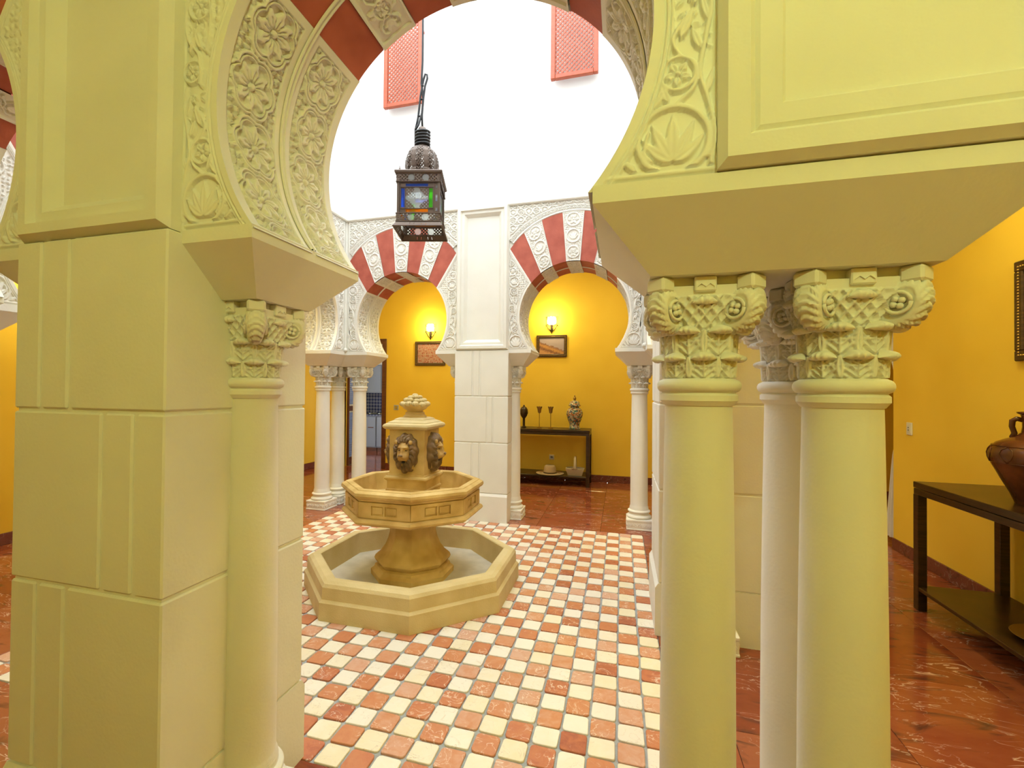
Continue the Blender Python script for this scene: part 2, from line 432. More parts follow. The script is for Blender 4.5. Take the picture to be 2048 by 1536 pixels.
# --- marble floor: a bed with polished slabs laid on it as separate pieces
fl = MB()
fl.box(X_L, 4.5, Y_F, -3.6, -.08, -.02); fl.box(X_L, 4.5, 0, Y_B, -.08, -.02)
fl.box(X_L, -3.6, -3.6, 0, -.08, -.02); fl.box(0, 4.5, -3.6, 0, -.08, -.02)
floor = struct('floor', fl, 'dark_marble', 'polished red marble slab floor of the arcade walks')
slab_cache = {}
def slab(x0, x1, y0, y1, z=0.):
    k = (round(x1 - x0, 4), round(y1 - y0, 4))
    g = .0012
    if k not in slab_cache:
        a, b_ = k[0] / 2 - g, k[1] / 2 - g
        me = MB().bevbox(-a, a, -b_, b_, -.02, 0, .0015).build('slab', 'red_marble', floor)
        slab_cache[k] = me.data; o = me
    else:
        o = obj('slab', slab_cache[k], floor)
    o.location = ((x0 + x1) / 2, (y0 + y1) / 2, z)
def cuts(lo, hi, org, p):
    k = math.ceil((lo - org) / p + 1e-6); r = [lo]
    while org + k * p < hi - 1e-6: r.append(org + k * p); k += 1
    r.append(hi); return r
def lay(x0, x1, y0, y1, ox, oy, p=.70):
    xs, ys = cuts(x0, x1, ox, p), cuts(y0, y1, oy, p)
    for a, b_ in zip(xs, xs[1:]):
        for c, d in zip(ys, ys[1:]):
            slab(a, b_, c, d)
lay(X_L, 3.76, -5.0, -3.6, .26, -3.6)            # near walk
lay(X_L, 3.76, Y_F, -5.0, .26, -5.0, 1.4)
lay(X_L, 4.46, 0, Y_B, .26, 0)                   # walk behind the courtyard
lay(X_L, -3.6, -3.6, 0, -3.6, -3.6)
lay(0, X_R, -3.6, 0, .26, -3.6)
lay(-6.6, -3.4, Y_B, 5.6, -3.6, Y_B, 1.36)   # kitchen

# --- mosaic of tumbled tiles in the courtyard
mo = MB().box(-3.6, 0, -3.6, 0, -.08, -.008)
mosaic = struct('floor_mosaic', mo, 'grout', 'chequered courtyard mosaic of tumbled red and cream marble tiles in grey grout')
NV = 10
def tile_poly(seed):
    r = random.Random(seed); h = .0555; c = .012; pts = []
    for sx, sy in ((1, 1), (-1, 1), (-1, -1), (1, -1)):
        cc = c * r.uniform(.6, 1.5)
        a, b_ = (h + r.uniform(-.0025, .002)), (h + r.uniform(-.0025, .002))
        p1 = (sx * a, sy * (b_ - cc)); p2 = (sx * (a - cc * .3), sy * (b_ - cc * .3)); p3 = (sx * (a - cc), sy * b_)
        q = [p1, p2, p3] if sx * sy > 0 else [p3, p2, p1]
        pts += q
    return pts
def tile_rings(seed):
    p = tile_poly(seed)
    return [[(x, y, -.010) for x, y in p], [(x, y, -.0012) for x, y in p], [(x * .965, y * .965, .0012) for x, y in p]]
TILE_ME = {}
for col in ('red', 'cream'):
    for v in range(NV):
        mb = MB(); mb.loft(tile_rings(100 * (col == 'red') + v), cap0=False)
        o = mb.build('mosaic_tile', 'tile_' + col, smooth=False)
        TILE_ME[col, v] = o.data; bpy.data.objects.remove(o)
camx, camy = CAM_LOC.x, CAM_LOC.y
def in_view(x, y):
    d = Vector((x, y, 0)) - CAM_LOC; z = d.dot(fwd)
    px = CX_PX + F_PX * d.dot(r2) / z; py_ = 768 - F_PX * d.dot(u2) / z
    if not (600 < px < 1320 and py_ < 1560): return None
    if max(abs(x + 1.8), abs(y + 1.8), (abs(x + 1.8) + abs(y + 1.8)) / 1.414) < .74: return None
    return z
tiles = []
for c in range(30):
    for r in range(30):
        x, y = -(c + .5) * .12, -(r + .5) * .12
        tiles.append((in_view(x, y), x, y, 'cream' if (c + r) % 2 == 0 else 'red'))
tiles.sort(key=lambda t: (t[0] is None, t[0] or 0))
rest = {'red': MB(), 'cream': MB()}
for i, (z, x, y, col) in enumerate(tiles):
    v = random.randrange(NV); rot = random.randrange(4)
    jx, jy = random.uniform(-.0015, .0015), random.uniform(-.0015, .0015)
    if i < 300 and z is not None:
        o = obj('mosaic_tile', TILE_ME[col, v], mosaic, (x + jx, y + jy, random.uniform(-.0008, .0008)), rot * PI / 2)
        o.rotation_euler.x = random.uniform(-.006, .006); o.rotation_euler.y = random.uniform(-.006, .006)
    else:
        ca, sa = [(1, 0), (0, 1), (-1, 0), (0, -1)][rot]
        rest[col].loft([[(x + jx + a * ca - b_ * sa, y + jy + a * sa + b_ * ca, zz) for a, b_, zz in ring] for ring in tile_rings(100 * (col == 'red') + v)], cap0=False)
for col in rest:
    o = rest[col].build('mosaic_tiling', 'tile_' + col, mosaic, fix=False); o['kind'] = 'stuff'

# --- yellow corridor walls
TH = .15
struct('wall_right', MB().box(X_R, X_R + TH, Y_F, .30, 0, Z_CEIL).box(X_R, X_R + TH, .30, Y_B, 2.75, Z_CEIL), 'yellow_plaster', 'yellow plaster wall of the right hand walk')
struct('wall_left', MB().box(X_L - TH, X_L, Y_F, Y_B + TH, 0, Z_CEIL), 'yellow_plaster', 'yellow plaster wall of the left hand walk')
DX0, DX1, DZ = -5.44, -4.63, 2.40
struct('wall_back', MB().box(X_L, DX0, Y_B, Y_B + TH, 0, Z_CEIL).box(DX1, 4.5, Y_B, Y_B + TH, 0, Z_CEIL).box(DX0, DX1, Y_B, Y_B + TH, DZ, Z_CEIL), 'yellow_plaster', 'yellow plaster wall behind the far arcade')
struct('wall_near', MB().box(X_L - TH, X_R + TH, Y_F - TH, Y_F, 0, Z_CEIL), 'yellow_plaster', 'yellow plaster wall behind the viewer')
struct('wall_side_room', MB().box(4.35, 4.5, .3, Y_B, 0, Z_CEIL).box(X_R + TH, 4.35, .3, .45, 0, Z_CEIL), 'yellow_plaster', 'yellow wall of the room beyond the curtain')
ce = MB()
ce.box(X_L - TH, 4.5, Y_F - TH, -3.6 - T - .03, Z_CEIL, Z_CEIL + .1); ce.box(X_L - TH, 4.5, T + .03, Y_B + TH, Z_CEIL, Z_CEIL + .1)
ce.box(X_L - TH, -3.6 - T - .03, -4.2, T + .1, Z_CEIL, Z_CEIL + .1); ce.box(T + .03, 4.5, -4.2, T + .1, Z_CEIL, Z_CEIL + .1)
struct('ceiling', ce, 'ceiling_plaster', 'cream plaster ceiling of the arcade walks')
def base(name, x0, x1, y0, y1, parts=None):
    mb = MB()
    for q in (parts or [(x0, x1, y0, y1)]): mb.bevbox(*q, 0, .115, .004)
    o = mb.build(name, 'dark_marble'); o['kind'] = 'structure'; o['label'] = 'dark marble skirting at the foot of the yellow wall'
base('baseboard_right', 0, 0, 0, 0, [(X_R - .014, X_R, Y_F, .30)])
base('baseboard_back', 0, 0, 0, 0, [(X_L, DX0 - .09, Y_B - .014, Y_B), (DX1 + .09, 4.35, Y_B - .014, Y_B)])
base('baseboard_left', 0, 0, 0, 0, [(X_L, X_L + .014, Y_F, Y_B - .014)])

# --- upper storey of the courtyard (white walls above the arcades) and the moulding under it
def side_tf(k):
    """k: 0 back, 1 right, 2 front, 3 left.  local +y points out of the courtyard"""
    a = {0: 0., 1: -PI / 2, 2: PI, 3: PI / 2}[k]
    return a, Matrix.Translation(CC) @ Matrix.Rotation(a, 4, 'Z')
SIDE = ('back', 'right', 'front', 'left')
for k in range(4):
    a, tf = side_tf(k)
    mb = MB(); mb.box(-2.37, 2.37 if k % 2 == 0 else 1.83, 1.83, 2.37, 3.715, Z_TOP) if k % 2 == 0 else mb.box(-1.83, 1.83, 1.83, 2.37, 3.715, Z_TOP)
    mb.v = [tuple(tf @ Vector(p)) for p in mb.v]
    struct('wall_upper_' + SIDE[k], mb, 'white_plaster', 'bright white upper wall of the courtyard')
    mb = MB()
    prof = [(1.83, Z_CORN), (1.805, Z_CORN), (1.795, Z_CORN + .012), (1.795, Z_CORN + .036), (1.812, Z_CORN + .044), (1.82, Z_CORN + .06), (1.83, Z_CORN + .06)]
    mb.loft([[(-p[0], p[0], p[1]) for p in prof], [(p[0], p[0], p[1]) for p in prof]], cap0=False, cap1=False)
    mb.v = [tuple(tf @ Vector(p)) for p in mb.v]
    struct('trim_%d' % (k + 1), mb, 'cast_stone', 'narrow stone moulding running along the top of the arcade')

# ================================================================== CARVED RELIEF (height fields, true geometry)
def ridge(d, w): return np.sqrt(np.clip(1 - (d / w) ** 2, 0, 1))
def sstep(x, a, b): t = np.clip((x - a) / (b - a), 0, 1); return t * t * (3 - 2 * t)
def leaf(X, Z, x0, z0, ang, L, W, h=1., curve=0.):
    """a pointed leaf with a groove along its middle"""
    dx, dz = X - x0, Z - z0
    c, s = math.cos(ang), math.sin(ang)
    t = (dx * c + dz * s) / L; q = (-dx * s + dz * c) - curve * L * (np.clip(t, 0, 1) ** 2)
    wd = W * np.sin(PI * np.clip(t, 0, 1) ** .75) + 1e-5
    inside = (t > 0) & (t < 1)
    hh = ridge(q, wd) * (1 - .45 * np.exp(-(q / (.22 * W)) ** 2))
    return np.where(inside, h * hh, 0)
def ring(X, Z, x0, z0, R, w, h=1.): return h * ridge(np.hypot(X - x0, Z - z0) - R, w)
def flower(X, Z, x0, z0, R, n=4, ph=0., h=1.):
    dx, dz = X - x0, Z - z0; r = np.hypot(dx, dz) / R; th = np.arctan2(dz, dx) + ph
    cell = 2 * PI / n; f = (th + cell / 2) % cell - cell / 2
    wd = .46 * cell * np.sin(PI * np.clip(r, 0, 1) ** .85) / np.maximum(r, .18) * .75 + 1e-4
    p = ridge(f, np.minimum(wd, cell * .5)) * (r < 1) * (1 - .5 * np.exp(-(f * np.maximum(r, .1) / .07) ** 2)) * (.55 + .45 * r)
    return h * np.maximum(p, 1.05 * ridge(r, .2))
def palmette(X, Z, x0, z0, R, up=PI / 2, h=1.):
    H = 0
    for a, L, W, cv in ((0, 1.62, .25, 0), (.60, 1.50, .23, -.14), (-.60, 1.50, .23, .14), (1.2, 1.28, .22, -.36), (-1.2, 1.28, .22, .36)):
        H = np.maximum(H, leaf(X, Z, x0 - math.cos(up) * R * .72, z0 - math.sin(up) * R * .72, up + a, R * L, R * W, h, cv))
    return H
def vine(X, Z, pts, w, h=1.):
    P = []
    pts = [np.array(p, float) for p in pts]
    for i in range(len(pts) - 1):               # Catmull-Rom
        p0 = pts[max(i - 1, 0)]; p1 = pts[i]; p2 = pts[i + 1]; p3 = pts[min(i + 2, len(pts) - 1)]
        for t in np.linspace(0, 1, 7)[:-1]:
            P.append(.5 * ((2 * p1) + (-p0 + p2) * t + (2 * p0 - 5 * p1 + 4 * p2 - p3) * t ** 2 + (-p0 + 3 * p1 - 3 * p2 + p3) * t ** 3))
    P.append(pts[-1]); D = np.full(X.shape, 9.)
    for a, b in zip(P, P[1:]):
        ab = b - a; t = np.clip(((X - a[0]) * ab[0] + (Z - a[1]) * ab[1]) / (ab @ ab + 1e-12), 0, 1)
        D = np.minimum(D, np.hypot(X - a[0] - t * ab[0], Z - a[1] - t * ab[1]))
    return h * ridge(D, w)
def hash2(i, j, k=0): 
    v = np.sin(i * 127.1 + j * 311.7 + k * 74.7) * 43758.5453
    return v - np.floor(v)
def foliage(U, V, s):
    """small leaves filling a ground, one per jittered cell"""
    H = np.zeros(U.shape); I = np.floor(U / s); J = np.floor(V / s)
    for di in (-1, 0, 1):
        for dj in (-1, 0, 1):
            i, j = I + di, J + dj
            cx = (i + .5 + .25 * (hash2(i, j) - .5)) * s; cz = (j + .5 + .25 * (hash2(i, j, 1) - .5)) * s
            an = 2 * PI * hash2(i, j, 2); c, sn = np.cos(an), np.sin(an)
            dx, dz = U - cx, V - cz; t = (dx * c + dz * sn) / (1.15 * s) + .5; q = (-dx * sn + dz * c)
            wd = .30 * s * np.sin(PI * np.clip(t, 0, 1) ** .8) + 1e-6
            H = np.maximum(H, np.where((t > 0) & (t < 1), ridge(q, wd) * (1 - .4 * np.exp(-(q / (.07 * s)) ** 2)), 0))
    return H
def arabesque(U, V, s, alt=0):
    """rows of scroll rings holding flowers and palmettes, small leaves in between"""
    i = np.floor(U / s); j = np.floor(V / s); cx, cz = (i + .5) * s, (j + .5) * s
    dx, dz = U - cx, V - cz
    H = .62 * foliage(U + .3 * s, V, s * .28) * (np.hypot(dx, dz) > .43 * s)
    H = np.maximum(H, ridge(np.hypot(dx, dz) - .40 * s, .055 * s))
    H = np.maximum(H, .8 * ridge(np.hypot(dx, dz) - .475 * s, .03 * s))
    fl_ = flower(dx, dz, 0, 0, .33 * s, 6, .3); pa = palmette(dx, dz, 0, 0, .27 * s)
    return np.maximum(H, np.where((i + j + alt) % 2 == 0, fl_, pa))
def medallion(U, V, ru, rv):
    x, y = U / ru, V / rv; r = np.hypot(x, y); th = np.arctan2(y, x)
    R = .80 + .15 * np.abs(np.cos(3 * th)) ** .8
    H = np.maximum(ridge(r - R, .055), .9 * ridge(r - R + .115, .04))
    inn = r < R - .1
    n = 8; cell = 2 * PI / n; f = (th + cell / 2) % cell - cell / 2
    rr = np.clip(r / .70, 0, 1)
    wd = .50 * cell * np.sin(PI * rr ** .9) / np.maximum(r, .16) * .62 + 1e-4
    wv = .035 * np.sin(8 * PI * r)
    pet = ridge(f + wv, np.minimum(wd, cell * .52)) * (r < .72) * (.5 + .6 * r) * (1 - .55 * np.exp(-((f + wv) * np.maximum(r, .1) / .035) ** 2))
    tip = ridge(np.hypot((r - .60), f * .9), .14) * .9
    H = np.maximum(H, np.where(inn, np.maximum(pet, tip), 0))
    H = np.maximum(H, 1.1 * ridge(r, .11))
    return H, r > R + .03

def cut(H):
    """flat-topped carving with steep edges"""
    return sstep(H, .12, .55) * (.62 + .38 * np.clip(H, 0, 1.1))

# ------------------------------------------------------------------ the horseshoe arch, built once and copied to every bay
Z0 = Z_SPR
def lower_spandrel(sgn):
    """carved strip between the opening and the pier, springing to the first voussoir tip"""
    nz, nx = 400, 76
    z = np.linspace(Z_SPR - .012, 3.185, nz)
    zt = ARC_CZ + ARC_R * math.cos(math.radians(50.9)); xt = ARC_R * math.sin(math.radians(50.9))
    xin = np.where(z < zt, np.sqrt(np.maximum(ARC_R ** 2 - (z - ARC_CZ) ** 2, 0)), xt + (z - zt) * (HS - xt) / (3.18 - zt))
    xin = np.minimum(xin, HS - .0005)
    s = np.linspace(0, 1, nx)
    X = xin[:, None] + (HS - xin)[:, None] * s[None]; Z = np.repeat(z[:, None], nx, 1)
    H = np.zeros(X.shape)
    for f in (palmette(X, Z, .645, 2.078, .066), ring(X, Z, .645, 2.078, .074, .0075), flower(X, Z, .655, 2.222, .030, 5, .4), ring(X, Z, .655, 2.222, .036, .0048),
              flower(X, Z, .694, 2.465, .027, 5, .2), ring(X, Z, .694, 2.465, .032, .0045), flower(X, Z, .690, 2.385, .016, 4), 
              flower(X, Z, .668, 2.66, .034, 6), ring(X, Z, .668, 2.66, .042, .005), palmette(X, Z, .668, 2.775, .044), ring(X, Z, .668, 2.77, .056, .0055),
              palmette(X, Z, .685, 2.895, .034, -PI / 2), ring(X, Z, .685, 2.89, .042, .005), flower(X, Z, .703, 2.985, .024, 5), ring(X, Z, .703, 2.985, .029, .004),
              vine(X, Z, [(.722, 2.02), (.728, 2.09), (.715, 2.16), (.700, 2.22), (.712, 2.30), (.722, 2.36), (.715, 2.42)], .0055),
              vine(X, Z, [(.600, 2.035), (.585, 2.06), (.595, 2.10)], .004), vine(X, Z, [(.645, 2.150), (.688, 2.19), (.690, 2.24), (.66, 2.262), (.645, 2.30), (.672, 2.345)], .005),
              vine(X, Z, [(.662, 2.42), (.672, 2.51), (.71, 2.56), (.722, 2.62), (.712, 2.70)], .0052), vine(X, Z, [(.645, 2.52), (.630, 2.60), (.640, 2.70)], .0048),
              vine(X, Z, [(.72, 2.70), (.724, 2.80), (.718, 2.95), (.722, 3.06)], .0045),
              leaf(X, Z, .59, 2.02, 1.9, .05, .010), leaf(X, Z, .57, 2.015, 2.4, .045, .008), leaf(X, Z, .705, 2.03, .9, .05, .009), leaf(X, Z, .60, 2.15, 1.0, .06, .011),
              leaf(X, Z, .635, 2.16, 1.9, .055, .010), leaf(X, Z, .712, 2.17, 1.3, .06, .008), leaf(X, Z, .66, 2.30, 1.2, .07, .012), leaf(X, Z, .70, 2.27, 1.9, .055, .010),
              leaf(X, Z, .715, 2.33, 1.8, .07, .008), leaf(X, Z, .67, 2.42, 1.9, .05, .009), leaf(X, Z, .705, 2.52, 1.9, .06, .010), leaf(X, Z, .665, 2.53, 1.2, .075, .012),
              leaf(X, Z, .690, 2.57, 2.2, .05, .009), leaf(X, Z, .625, 2.60, 1.5, .06, .008), leaf(X, Z, .715, 2.60, 1.2, .05, .006), leaf(X, Z, .62, 2.72, 1.0, .06, .010), leaf(X, Z, .71, 2.83, 1.4, .07, .009), leaf(X, Z, .645, 2.83, 1.0, .06, .010)):
        H = np.maximum(H, f)
    gap = (np.maximum.reduce([ring(X, Z, a, b, c, c, 1) for a, b, c in ((.645, 2.078, .08), (.655, 2.222, .04), (.694, 2.465, .035))]) == 0)
    H = np.maximum(H, .5 * foliage(X, Z, .026) * gap * (H < .05))
    rin = X - xin[:, None]
    H = H * sstep(rin, .036, .042) * (Z > Z_SPR + .022)
    h = .016 * cut(H) - .004 * sstep(rin, .036, .042) * (Z > Z_SPR + .022) * (HS - X > .006)
    # plain rim round the opening, a double bead, and a sill bead along the bottom
    h = np.maximum(h, .0075 * (1 - sstep(rin, .022, .026)))
    h = np.maximum(h, .0095 * ridge(rin - .0305, .0042)); h = np.maximum(h, .0075 * ridge(rin - .0395, .0038))
    h = np.maximum(h, .008 * ridge(Z - (Z_SPR + .014), .007) * (rin > .02))
    h = np.maximum(h, .0065 * sstep(HS - X, .010, .004))
    P = np.stack([sgn * X, -h, Z - Z0], -1)
    return grid_arrays(P, flip=sgn < 0)
def upper_spandrel():
    nx, nz = 330, 120
    x = np.linspace(-HS, HS, nx); Ro = EXT_R + .078
    zb = EXT_CZ + np.sqrt(Ro ** 2 - x ** 2) - .004
    s = np.linspace(0, 1, nz)
    Z = zb[:, None] + (Z_CORN + .01 - zb)[:, None] * s[None]; X = np.repeat(x[:, None], nz, 1)
    H = arabesque(X + HS, Z - 3.25, HS / 8.)
    d = np.hypot(X, Z - EXT_CZ) - Ro
    H *= sstep(d, .004, .012) * sstep(HS - np.abs(X), .012, .018)
    h = .015 * cut(H) - .003
    h = np.maximum(h, .0095 * sstep(HS - np.abs(X), .014, .008))
    return grid_arrays(np.stack([X, -h, Z - Z0], -1), flip=True)
def archivolt():
    amax = math.asin(HS / (EXT_R + .078)) ; a = np.linspace(-amax, amax, 560); rr = np.linspace(0, .078, 34)
    A, Rr = np.meshgrid(a, rr, indexing='ij')
    U = A * EXT_R
    R_ = EXT_R + Rr
    H = arabesque(U + 5, (Rr - .026) , .040)
    H = np.where((Rr > .026) & (Rr < .066), H, 0)
    h = .010 * cut(H)
    h = np.maximum(h, .010 * ridge(Rr - .010, .0085)); h = np.maximum(h, .008 * ridge(Rr - .0215, .004)); h = np.maximum(h, .009 * ridge(Rr - .0715, .0065))
    X = R_ * np.sin(A); Z = EXT_CZ + R_ * np.cos(A)
    X = np.clip(X, -HS, HS)
    return grid_arrays(np.stack([X, -h, Z - Z0], -1), flip=True)
A_SPR = math.acos((Z_SPR - ARC_CZ) / ARC_R)
ZJ = 1.98                                         # joints of the voussoirs run to this point on the axis
def joint_in(b):
    """angle on the intrados met by the joint that leaves (0, ZJ) at angle b from the vertical"""
    d = ZJ - ARC_CZ; t = -d * math.cos(b) + math.sqrt((d * math.cos(b)) ** 2 - d * d + ARC_R ** 2)
    return math.atan2(t * math.sin(b), ZJ + t * math.cos(b) - ARC_CZ), t
def t_out(b):
    d = ZJ - EXT_CZ; return -d * math.cos(b) + math.sqrt((d * math.cos(b)) ** 2 - d * d + EXT_R ** 2)
BETA = [math.radians(9.0 * (i - 3.5)) for i in range(8)]
A_V = joint_in(BETA[7])[0]
def face_flip(parts_front):
    """the corridor side of a symmetrical patch: turned half round about the wall's middle"""
    out = []
    for V, f in parts_front:
        W = V.copy(); W[:, 0] *= -1; W[:, 1] = T - V[:, 1]; out.append((W, f))
    return out
def voussoir(i, carved):
    b0, b1 = BETA[i], BETA[i + 1]; e = .0006; nb, nt, ny = (44, 120, 150) if carved else (8, 10, 6)
    b = np.linspace(b0 + e, b1 - e, nb)
    t0 = np.array([joint_in(q)[1] for q in b]); t1 = np.array([t_out(q) for q in b])
    s = np.linspace(0, 1, nt)
    Tt = t0[:, None] + (t1 - t0)[:, None] * s[None]; B = np.repeat(b[:, None], nt, 1)
    X = Tt * np.sin(B); Z = ZJ + Tt * np.cos(B)
    if carved:
        U = (B - (b0 + b1) / 2) * Tt; half = (b1 - b0) / 2 * Tt; Lr = Tt - t0[:, None]; Lt = (t1 - t0)[:, None]
        n = 3; cell = Lt / n; v = Lr / cell; j = np.floor(v); vc = (v - j - .5) * cell; rr = np.minimum(cell * .42, half * .8)
        r = np.hypot(U / rr, vc / rr)
        H = np.maximum(ridge(r - .95, .11), .55 * foliage(U, Lr, .022) * (r > 1.05))
        H = np.maximum(H, np.where(j % 2 == 0, flower(U / rr, vc / rr, 0, 0, .78, 6), palmette(U / rr, vc / rr, 0, 0, .62)))
        edge = np.minimum(np.minimum(half - np.abs(U), Lr), Lt - Lr)
        h = .014 * cut(H) * sstep(edge, .010, .015) - .002; h = np.maximum(h, .008 * (1 - sstep(edge, .007, .010)))
    else: h = np.full(X.shape, .0025)
    front = grid_arrays(np.stack([X, -h, Z - Z0], -1), flip=True)
    # soffit
    a = np.linspace(joint_in(b0 + e)[0], joint_in(b1 - e)[0], nb); y = np.linspace(-.0025, T + .0025, ny)
    A, Y = np.meshgrid(a, y, indexing='ij')
    if carved:
        half = (a[-1] - a[0]) / 2 * ARC_R; U = (A - (a[0] + a[-1]) / 2) * ARC_R
        yc = np.where(Y < T / 2, Y - T * .255, Y - T * .745)
        d = np.hypot(U, yc)
        H = np.maximum(flower(U, yc, 0, 0, .030, 4, PI / 4), ring(U, yc, 0, 0, .036, .0045))
        for sx in (-1, 1):
            for sy in (-1, 1):
                H = np.maximum(H, vine(U, yc, [(0, sy * .018), (sx * .022, sy * .04), (sx * .040, sy * .062), (sx * .036, sy * .088), (sx * .014, sy * .092), (sx * .012, sy * .070), (sx * .024, sy * .066)], .0045))
                H = np.maximum(H, leaf(U, yc, 0, sy * .045, sy * (PI / 2) + sx * .35, .055, .013)); H = np.maximum(H, leaf(U, yc, sx * .03, sy * .01, sx * .2 if sx > 0 else PI, .03, .010))
        edge = np.minimum(half - np.abs(U), T * .235 - np.abs(yc))
        h = .016 * cut(H) * sstep(edge, .012, .018) - .004; h = np.maximum(h, .008 * (1 - sstep(edge, .009, .012)))
    else: h = np.zeros(A.shape)
    Rr = ARC_R - h
    sof = grid_arrays(np.stack([Rr * np.sin(A), Y, ARC_CZ + Rr * np.cos(A) - Z0], -1), flip=True)
    return [front, sof]
def soffit_panel(sgn):
    """carved band of multifoil medallions on the underside, outer half of the wall thickness on the courtyard side"""
    na, ny = 330, 96
    a = np.linspace(A_V, A_SPR + .025, na); y = np.linspace(-.0075, T / 2 - .012, ny)
    A, Y = np.meshgrid(a, y, indexing='ij'); V = (A - A_V) * ARC_R; Lt = (A_SPR - A_V) * ARC_R
    y0, y1 = .032, T / 2 - .040; wb = y1 - y0; U = Y - (y0 + y1) / 2
    n = 4.4; p = Lt / n; off = .10 * p
    j = np.floor((V - off) / p); vc = (V - off) - (j + .5) * p
    sh = .012 * np.where(j % 2 == 0, 1, -1)
    Hm, outside = medallion(U - sh, vc, wb * .50, p * .535)
    H = np.maximum(Hm, .62 * foliage(U, V, .024) * outside)
    edge = np.minimum(np.minimum(wb / 2 - np.abs(U), V - .028), Lt - V - .010)
    h = .018 * cut(H) * sstep(edge, 0, .004) - .012 * sstep(edge, -.002, .002)
    Rr = ARC_R - h
    V_, f = grid_arrays(np.stack([sgn * Rr * np.sin(A), Y, ARC_CZ + Rr * np.cos(A) - Z0], -1), flip=sgn > 0)
    return V_, f
def soffit_bead():
    a = np.linspace(-A_SPR, A_SPR, 140); u = np.linspace(-.014, .014, 15)
    A, U = np.meshgrid(a, u, indexing='ij'); h = .002 + .006 * (np.maximum(ridge(U - .0075, .0055), ridge(U + .0075, .0055)))
    Rr = ARC_R - h
    return grid_arrays(np.stack([Rr * np.sin(A), T / 2 + U, ARC_CZ + Rr * np.cos(A) - Z0], -1), flip=True)

ls_l, ls_r, us, av = lower_spandrel(-1), lower_spandrel(1), upper_spandrel(), archivolt()
sp_l, sp_r = soffit_panel(-1), soffit_panel(1)
ARCH_PARTS = []          # (name, mesh, label, turned)
me = np_mesh('spandrel_carving', [ls_l], 'carved_stone'); ARCH_PARTS += [('spandrel_carving', me, None, 0), ('spandrel_carving', me, None, 1)]
me = np_mesh('spandrel_carving', [ls_r], 'carved_stone'); ARCH_PARTS += [('spandrel_carving', me, None, 0), ('spandrel_carving', me, None, 1)]
me = np_mesh('upper_spandrel', [us], 'carved_stone'); ARCH_PARTS += [('upper_spandrel', me, None, 0), ('upper_spandrel', me, None, 1)]
me = np_mesh('archivolt', [av], 'carved_stone'); ARCH_PARTS += [('archivolt', me, None, 0), ('archivolt', me, None, 1)]
me = np_mesh('soffit_panel', [sp_l], 'carved_stone'); ARCH_PARTS += [('soffit_panel', me, None, 0), ('soffit_panel', me, None, 1)]
me = np_mesh('soffit_panel', [sp_r], 'carved_stone'); ARCH_PARTS += [('soffit_panel', me, None, 0), ('soffit_panel', me, None, 1)]
xx = np.linspace(-HS, HS, 60); zz_ = np.stack([EXT_CZ + np.sqrt((EXT_R - .03) ** 2 - xx ** 2), np.full(60, Z_CORN + .02)], 1)
bkp = grid_arrays(np.stack([np.repeat(xx[:, None], 2, 1), np.full((60, 2), .008), zz_ - Z0], -1), flip=True)
me = np_mesh('spandrel_ground', [bkp], 'cast_stone'); ARCH_PARTS += [('spandrel_ground', me, None, 0), ('spandrel_ground', me, None, 1)]
me = np_mesh('soffit_bead', [soffit_bead()], 'cast_stone'); ARCH_PARTS += [('soffit_bead', me, None, 0)]
for i in range(7):
    carved = i % 2 == 1
    pr_ = voussoir(i, carved)
    back_src = voussoir(6 - i, carved)[0]
    me = np_mesh('voussoir', pr_ + face_flip([back_src]), 'carved_stone' if carved else 'red_paint', smooth=True, ang=50)
    ARCH_PARTS.append(('voussoir', me, 'carved white voussoir' if carved else 'plain red voussoir', 0))

def place(local, k): 
    a, tf = side_tf(k); return tf @ Vector(local), a
ARCH_LABELS = {
    (0, 1): 'red and white horseshoe arch framing the console table, right of the far pier', (0, -1): 'red and white horseshoe arch behind the hanging lantern, left of the far pier',
    (2, -1): 'large horseshoe arch in front that the whole courtyard is seen through', (2, 1): 'horseshoe arch cut off at the left edge of the picture beside the near pier',
    (3, 1): 'far horseshoe arch of the left arcade, seen edge on beside the corner columns', (3, -1): 'horseshoe arch of the left arcade hidden behind the near pier',
    (1, -1): 'far horseshoe arch of the right arcade, seen edge on past the far corner', (1, 1): 'horseshoe arch of the right arcade behind the near column cluster'}
for (k, s), lab in ARCH_LABELS.items():
    cxl = 1.032 if k == 2 else 1.05
    p, a = place((s * cxl, 1.83, Z_SPR), k)
    root = thing('horseshoe_arch', lab, 'arch', p, a, 'horseshoe arches round the courtyard')
    for nm, me, pl_, turned in ARCH_PARTS:
        o = obj(nm, me, root)
        if pl_: o['label'] = pl_
        if turned: o.location = (0, T, 0); o.rotation_euler = (0, 0, PI)

# ================================================================== PIERS, CORNER POSTS, COLUMNS
def raised_panel(mb, x0, x1, z0, z1, y, out, prof, mi=0):
    """panel on a plane of constant y; prof = [(inset, height)], out = -1/+1 direction of the height"""
    rings = [[(x0 + i, y + out * h, z0 + i), (x1 - i, y + out * h, z0 + i), (x1 - i, y + out * h, z1 - i), (x0 + i, y + out * h, z1 - i)] for i, h in prof]
    mb.loft(rings, cap0=False, cap1=True, mi=mi)
def rot_mb(mb, a, c=(0, 0)):
    ca, sa = math.cos(a), math.sin(a)
    mb.v = [(c[0] + (x - c[0]) * ca - (y - c[1]) * sa, c[1] + (x - c[0]) * sa + (y - c[1]) * ca, z) for x, y, z in mb.v]
PANEL = [(0, 0), (0, .034), (.020, .066), (.052, .066), (.063, .044), (.092, .044), (.126, .004)]
COURSES = [(.325, .91), (.91, 1.45), (1.45, 1.985)]
